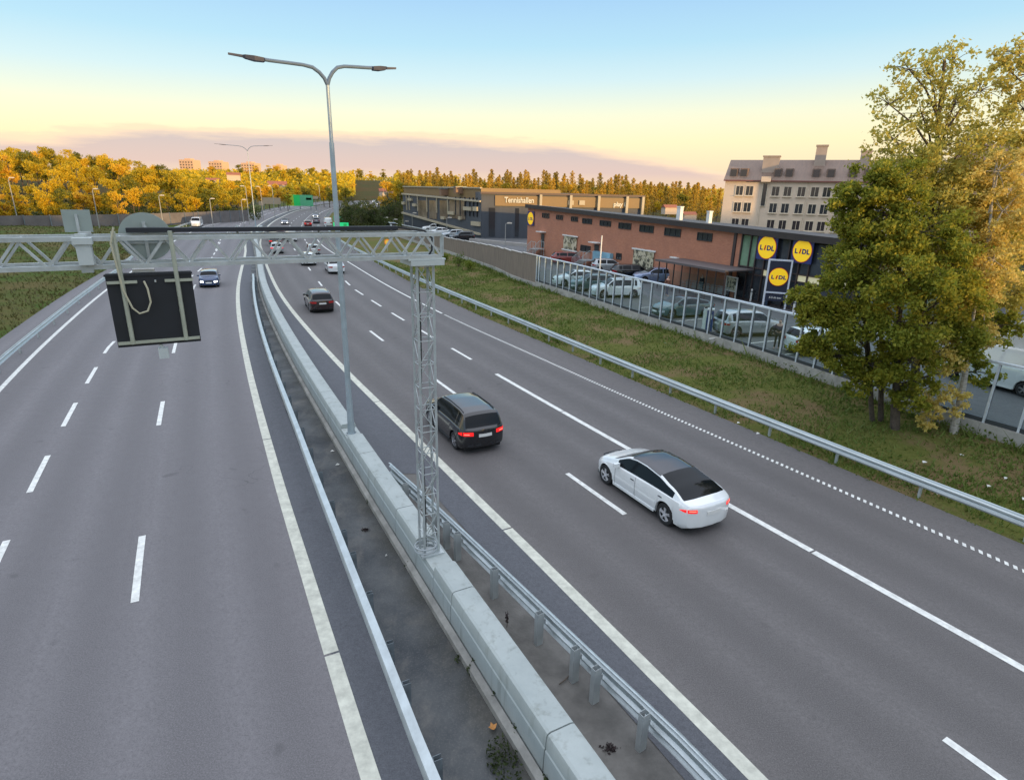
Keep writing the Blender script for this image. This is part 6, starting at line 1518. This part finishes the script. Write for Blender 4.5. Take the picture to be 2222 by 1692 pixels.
big_tree('tree at the right edge of the picture, its crown cut off', [(gE, T(2230, 110, 25), .2)],
 [(2195, 118, 25, .8, 480), (2160, 140, 25, .5, 200), (2215, 160, 25, .9, 600), (2205, 235, 25, 1.0, 800), (2225, 330, 25, 1.3, 1500), (2190, 420, 25, 1.3, 1700), (2235, 470, 25.5, 1.4, 1700), (2200, 560, 25.4, 1.2, 1500), (2190, 640, 25.2, .8, 800), (2240, 610, 25, 1.2, 1100)], L_tree, .13)

def proto_decid(i, spread=1.0, leafm=None, n=2100, sz=.45):
    rt = bpy.data.objects.new('birch_tree' if leafm else 'tree', None); COL.objects.link(rt)
    b = MB(); b.tube([(0, 0, -1.5), (.05, 0, 2), (.1, .1, 6), (0, 0, 9)], [.26, .2, .13, .05], 6)
    for k in range(5): a = k*1.3+i; b.tube([(0, 0, 3.5+k*.9), (1.3*math.cos(a), 1.3*math.sin(a), 5+k*.9)], [.08, .03], 4)
    b.build('trunk', M_bark, rt)
    P = []; rnd = random.Random(50+i)
    for k in range(9):
        a = rnd.uniform(0, 6.28); z = rnd.uniform(3.6, 10.4); q = 2.3*spread*math.sqrt(max(.05, 1-((z-6.5)/4.8)**2))*rnd.uniform(.3, .9); r = rnd.uniform(1.1, 1.8)
        pp, _ = blob_points((q*math.cos(a), q*math.sin(a), z), r, n//9, .85, 12, .36); P += pp
    leaf_mesh(P, sz, 'crown', leafm or L_forest, rt, .4); return rt
def proto_pine(i, n=1000):
    rt = bpy.data.objects.new('pine_tree', None); COL.objects.link(rt)
    b = MB(); b.tube([(0, 0, -1.5), (0, 0, 6), (0, 0, 12)], [.22, .15, .03], 6); b.build('trunk', M_bark, rt)
    P = []; rnd = random.Random(80+i); z0 = rnd.uniform(1.2, 4)
    for k in range(n):
        z = z0+(12.6-z0)*rnd.random()**.85; t = (z-z0)/(12.6-z0); lay = .75+.35*math.sin(z*4.2+i); q = (2.2*(1-t)**.42+.15)*lay*math.sqrt(rnd.random()); a = rnd.uniform(0, 6.28); P.append((q*math.cos(a), q*math.sin(a), z-.15*q))
    leaf_mesh(P, .45, 'crown', L_pine, rt, .4, .2); return rt
PD = [proto_decid(i, random.uniform(.9, 1.25)) for i in range(6)]; PP = [proto_pine(i) for i in range(5)]; PB = [proto_decid(20+i, .7, L_birch, 700, .42) for i in range(3)]
index_children(); USED = set()
def plant(protos, x, y, z, s, label, grp, cat='tree', sz=None):
    p = random.choice(protos)
    if p.name not in USED: USED.add(p.name); o = p
    else: o = copy_tree(p)
    o.location = (x, y, z); o.rotation_euler = (0, 0, random.uniform(0, 6.28)); o.scale = (s*(sz or 1), s*(sz or 1), s); tag(o, label, cat, grp)
random.seed(11)
cnt = 0
for row, (Y0, Y1, n) in enumerate(((128, 150, 30), (150, 185, 36), (185, 230, 38), (230, 290, 36))):
    for k in range(n):
        px = -110+640*(k+random.uniform(-.4, .4))/n; Y = random.uniform(Y0, Y1)
        # keep behind the noise wall, which runs away from the viewer
        Ymin = 112+max(0, px+60)*.085
        if row == 0: Y = Ymin+random.uniform(3, 12)
        elif Y < Ymin+6: Y = Ymin+random.uniform(8, 30)
        x = RS(px, 400, Y).x; hz = hill_left(x, Y); s = random.uniform(.78, 1.05)*(1.0 if px < 380 else .85) * (.72 if row == 0 else 1)
        if row == 3 and px > 420: s *= .8
        plant(PD, x, Y, max(hz, -.2)-.2, s, 'autumn tree in the sunlit wood behind the left noise wall', 'trees of the wood on the left')
for k in range(26):
    px = 478+k*8.2+random.uniform(-5, 5); Y = random.uniform(235, 330); x = RS(px, 400, Y).x
    if 620 < px < 690: Y += 60; x = RS(px, 400, Y).x
    plant(PD, x, Y, -.3, random.uniform(.6, .9), 'tree beside the far motorway between the wood and the green signs', 'trees beside the far motorway')
for k in range(70):
    px = 455+430*random.random(); Y = random.uniform(430, 700)
    if 765 < px < 862 and Y < 900: 
        if Y < 640 or random.random() < .3: continue
    x = RS(px, 400, Y).x; plant(PD, x, Y, hill_mid(x, Y), random.uniform(.8, 1.15), 'autumn tree on the far hillside beyond the motorway bend', 'trees on the far hillside', sz=1.2)
for k in range(285):
    px = 868+700*((k*.618) % 1); row = k % 4; Y = (212, 245, 280, 325)[row]+random.uniform(-14, 14); x = RS(px, 410, Y).x
    dec = k % 5 == 0; h = hill_right(x, Y)-.2; s = random.uniform(.58, 1.0)
    if dec: plant(PD, x, Y, h, s*.88, 'golden leafy tree on the low hill behind the tennis hall', 'leafy trees on the hill behind the tennis hall')
    else: plant(PP, x, Y, h, s, 'sunlit pine on the low hill behind the tennis hall', 'pines on the hill behind the tennis hall')
for k in range(46):
    t = (k*.618) % 1; px = 738+132*t; Y = random.uniform(118, 165) if px < 830 else random.uniform(150, 190); x = RS(px, 440, Y).x
    if x < ref(Y)+17: x = ref(Y)+17+random.random()*3
    plant(PB, x, Y, -.2, random.uniform(.44, .62), 'slim dark birch in the thicket between the motorway and the tennis hall', 'birches beside the tennis hall', 'birch')
for (px, Y, s) in ((840, 205, 1.0), (856, 212, 1.1), (868, 200, 1.0), (700, 300, .9), (712, 290, .8), (733, 300, .9), (748, 280, .8)):
    x = RS(px, 400, Y).x; plant(PD, x, Y, -.2, s, 'leafy tree near the bend between the green signs and the tennis hall', 'trees near the bend')
for p in PD+PP+PB:
    if p.name not in USED:
        for ch in list(p.children): bpy.data.objects.remove(ch)
        bpy.data.objects.remove(p)
# distant woodland that reads as one mass
P = []
for k in range(60000):
    px = random.uniform(380, 900) if k % 2 else random.uniform(-150, 1600); Y = random.uniform(430, 900) if k % 2 else random.uniform(700, 1000); x = RS(px, 400, Y).x
    if 770 < px < 856 and Y < 800: continue
    h = max(0, hill_mid(x, Y))*.9+9+4*mnoise.noise(Vector((x*.012, 0, 1)))+4*mnoise.noise(Vector((x*.05, Y*.01, 1)))
    if px > 1000: h *= .7
    P.append((x, Y, h*(.35+.65*random.random())))
kind(leaf_mesh(P, 2.6, 'far_woodland', L_forest), 'stuff')
# low scrub under the left wood and thicket
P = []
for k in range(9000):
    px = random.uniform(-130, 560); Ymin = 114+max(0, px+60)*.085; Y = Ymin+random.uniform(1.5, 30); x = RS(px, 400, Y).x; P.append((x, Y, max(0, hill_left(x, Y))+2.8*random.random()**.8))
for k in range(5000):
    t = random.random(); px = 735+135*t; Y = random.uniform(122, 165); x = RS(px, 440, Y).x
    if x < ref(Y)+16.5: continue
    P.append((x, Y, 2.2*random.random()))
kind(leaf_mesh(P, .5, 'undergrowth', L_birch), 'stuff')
# verge grass: blades and weeds
def grass():
    b = MB(); v = []; f = []; rnd = random.Random(5)
    def vz(t): return -.02 + .02*min(1, t*8) + .47*max(0, min(1, (t-.15)/.8))
    for k in range(52000):
        y = 9+70*rnd.random()**1.35; xa, xb = AspR.x(y)-.1, FenL.x(y)-.25; t = rnd.random(); x = xa+(xb-xa)*t
        d = mnoise.noise(Vector((x*.35, y*.35, 0)))+.5*mnoise.noise(Vector((x*1.3, y*1.3, 4)))
        if d < -.18 and rnd.random() < .75: continue
        h = (.05+.12*rnd.random())*(1+.7*max(0, d))*(2.2 if t > .93 or .10 < t < .17 else 1)*(1 if rnd.random() > .03 else 2.2); a = rnd.uniform(0, 6.28); w_ = .018+.02*rnd.random()*(1+y/30); z = vz(t)-.02
        o = len(v); dx, dy = math.cos(a)*w_, math.sin(a)*w_; lx, ly = rnd.gauss(0, h*.5), rnd.gauss(0, h*.5)
        v += [(x-dx, y-dy, z), (x+dx, y+dy, z), (x+lx, y+ly, z+h)]; f.append((o, o+1, o+2))
    b.v = v; b.f = f; kind(b.build('grass', leafy('grass_blades', [(.10, .085, .03), (.09, .135, .025), (.13, .18, .035), (.20, .17, .07)], .3)), 'stuff')
    P = []
    for k in range(2600):
        y = 16+62*rnd.random(); t = .90+.07*rnd.random(); x = AspR.x(y)+(FenL.x(y)-AspR.x(y))*t
        if mnoise.noise(Vector((x*.25, y*.25, 9))) < .0: continue
        P.append((x+rnd.gauss(0, .15), y, .42+.45*rnd.random()**2))
    for k in range(1500):
        y = 16+50*rnd.random(); t = rnd.uniform(.3, .85); x = AspR.x(y)+(FenL.x(y)-AspR.x(y))*t
        if mnoise.noise(Vector((x*.4, y*.4, 19))) < .22: continue
        P.append((x, y, vz(t)+.15*rnd.random()))
    kind(leaf_mesh(P, .12, 'verge_weeds', L_dark), 'stuff')
grass()
def shrub(px, py, r, h, label):
    g = G(px, py, .45); rt = thing('shrub', label, 'shrub', g, 0, 'shrubs at the foot of the timber barrier'); b = MB()
    for k in range(7): a = k*.9; b.tube([(0, 0, -.1), (r*.5*math.cos(a), r*.5*math.sin(a), h*.6)], [.02, .008], 4)
    b.build('stems', M_bark, rt); P = [(random.gauss(0, r*.45), random.gauss(0, r*.45), abs(random.gauss(h*.5, h*.25))) for _ in range(420)]; leaf_mesh(P, .16, 'foliage', L_dark, rt)
shrub(988, 573, .9, 1.5, 'larger green shrub against the timber barrier'); shrub(1012, 580, .6, 1.0, 'smaller green shrub just right of the larger one'); shrub(960, 560, .5, .8, 'low shrub near the left end of the timber barrier')
# small things on the ground
M_lit = mat('litter_white', (.6, .6, .56), .7); LG = 'scraps of litter on the verge'
for (x, y) in ((1590, 915), (1632, 938), (2020, 1068), (2128, 1052), (2165, 1035), (2205, 1080), (2070, 985), (1540, 742), (1433, 742), (1990, 1000)):
    g = G(x, y, .2); b = MB(); s = .06+.03*random.random(); b.add([(-s, -s*.5, 0), (s*.8, -s*.7, .03), (s, s*.6, .0), (-s*.4, s*.8, .04), (0, 0, .06)], [(0, 1, 4), (1, 2, 4), (2, 3, 4), (3, 0, 4)]); o = b.build('litter', M_lit); o.location = (g.x, g.y, g.z+.08); tag(o, 'small white scrap of litter in the verge grass', 'litter', LG)
for (x, y), lb in (((727, 1001), 'pale crumpled scrap in the median beside the concrete barrier, lower one'), ((716, 972), 'pale crumpled scrap in the median beside the concrete barrier, upper one'), ((832, 1197), 'tiny white scrap lying in the middle of the median')):
    g = G(x, y, 0); b = MB(); s = .07 if x < 800 else .03; b.add([(-s, -s*.5, 0), (s*.8, -s*.7, .02), (s, s*.6, .0), (-s*.4, s*.8, .03), (0, 0, .07)], [(0, 1, 4), (1, 2, 4), (2, 3, 4), (3, 0, 4)]); o = b.build('litter', M_lit); o.location = g; tag(o, lb, 'litter')
g = G(1062, 1570, 0); b = MB(); n = 9; b.add([(.09*math.cos(i*.7)*(1 if i % 2 else .6), .09*math.sin(i*.7)*(1 if i % 2 else .6), .015+.03*(i % 2)) for i in range(n)]+[(0, 0, .01)], [(i, (i+1) % n, n) for i in range(n)]); o = b.build('fallen_leaf', mat('leaf_orange', (.42, .19, .05), .7)); o.location = (g.x, g.y, .04); tag(o, 'curled orange leaf lying in the median by the barrier foot', 'leaf')
g = G(1092, 1350, 0); rt = thing('dry_stalk', 'dark dry plant stalk standing between barrier and right guardrail', 'plant', g); b = MB(); b.tube([(0, 0, 0), (.01, 0, .2), (.0, .02, .42)], [.008, .008, .004], 5); b.build('stem', M_bark, rt); leaf_mesh([(random.gauss(0, .018), random.gauss(0, .018), .12+.26*random.random()) for _ in range(70)], .045, 'seed_head', mat('seed_dark', (.03, .02, .02), .9), rt)
a, c = G(1205, 1475, 0), G(1225, 1457, 0); b = MB(); b.tube([(a.x, a.y, .02), ((a.x+c.x)/2+.02, (a.y+c.y)/2, .03), (c.x, c.y, .02)], .012, 5); o = b.build('twig', M_bark); tag(o, 'short dark twig lying behind the right guardrail posts', 'twig')
for (x, y, s, lb) in ((788, 1141, .10, 'dark lump of debris in the middle of the median'), (1315, 1612, .12, 'dark clump of debris by the foot of a right guardrail post')):
    g = G(x, y, 0); o = leaf_mesh([(random.gauss(0, s*.5), random.gauss(0, s*.35), abs(random.gauss(0, s*.2))) for _ in range(90)], .05, 'debris', mat('seed_dark', (.03, .02, .02), .9)); o.location = g; tag(o, lb, 'debris')
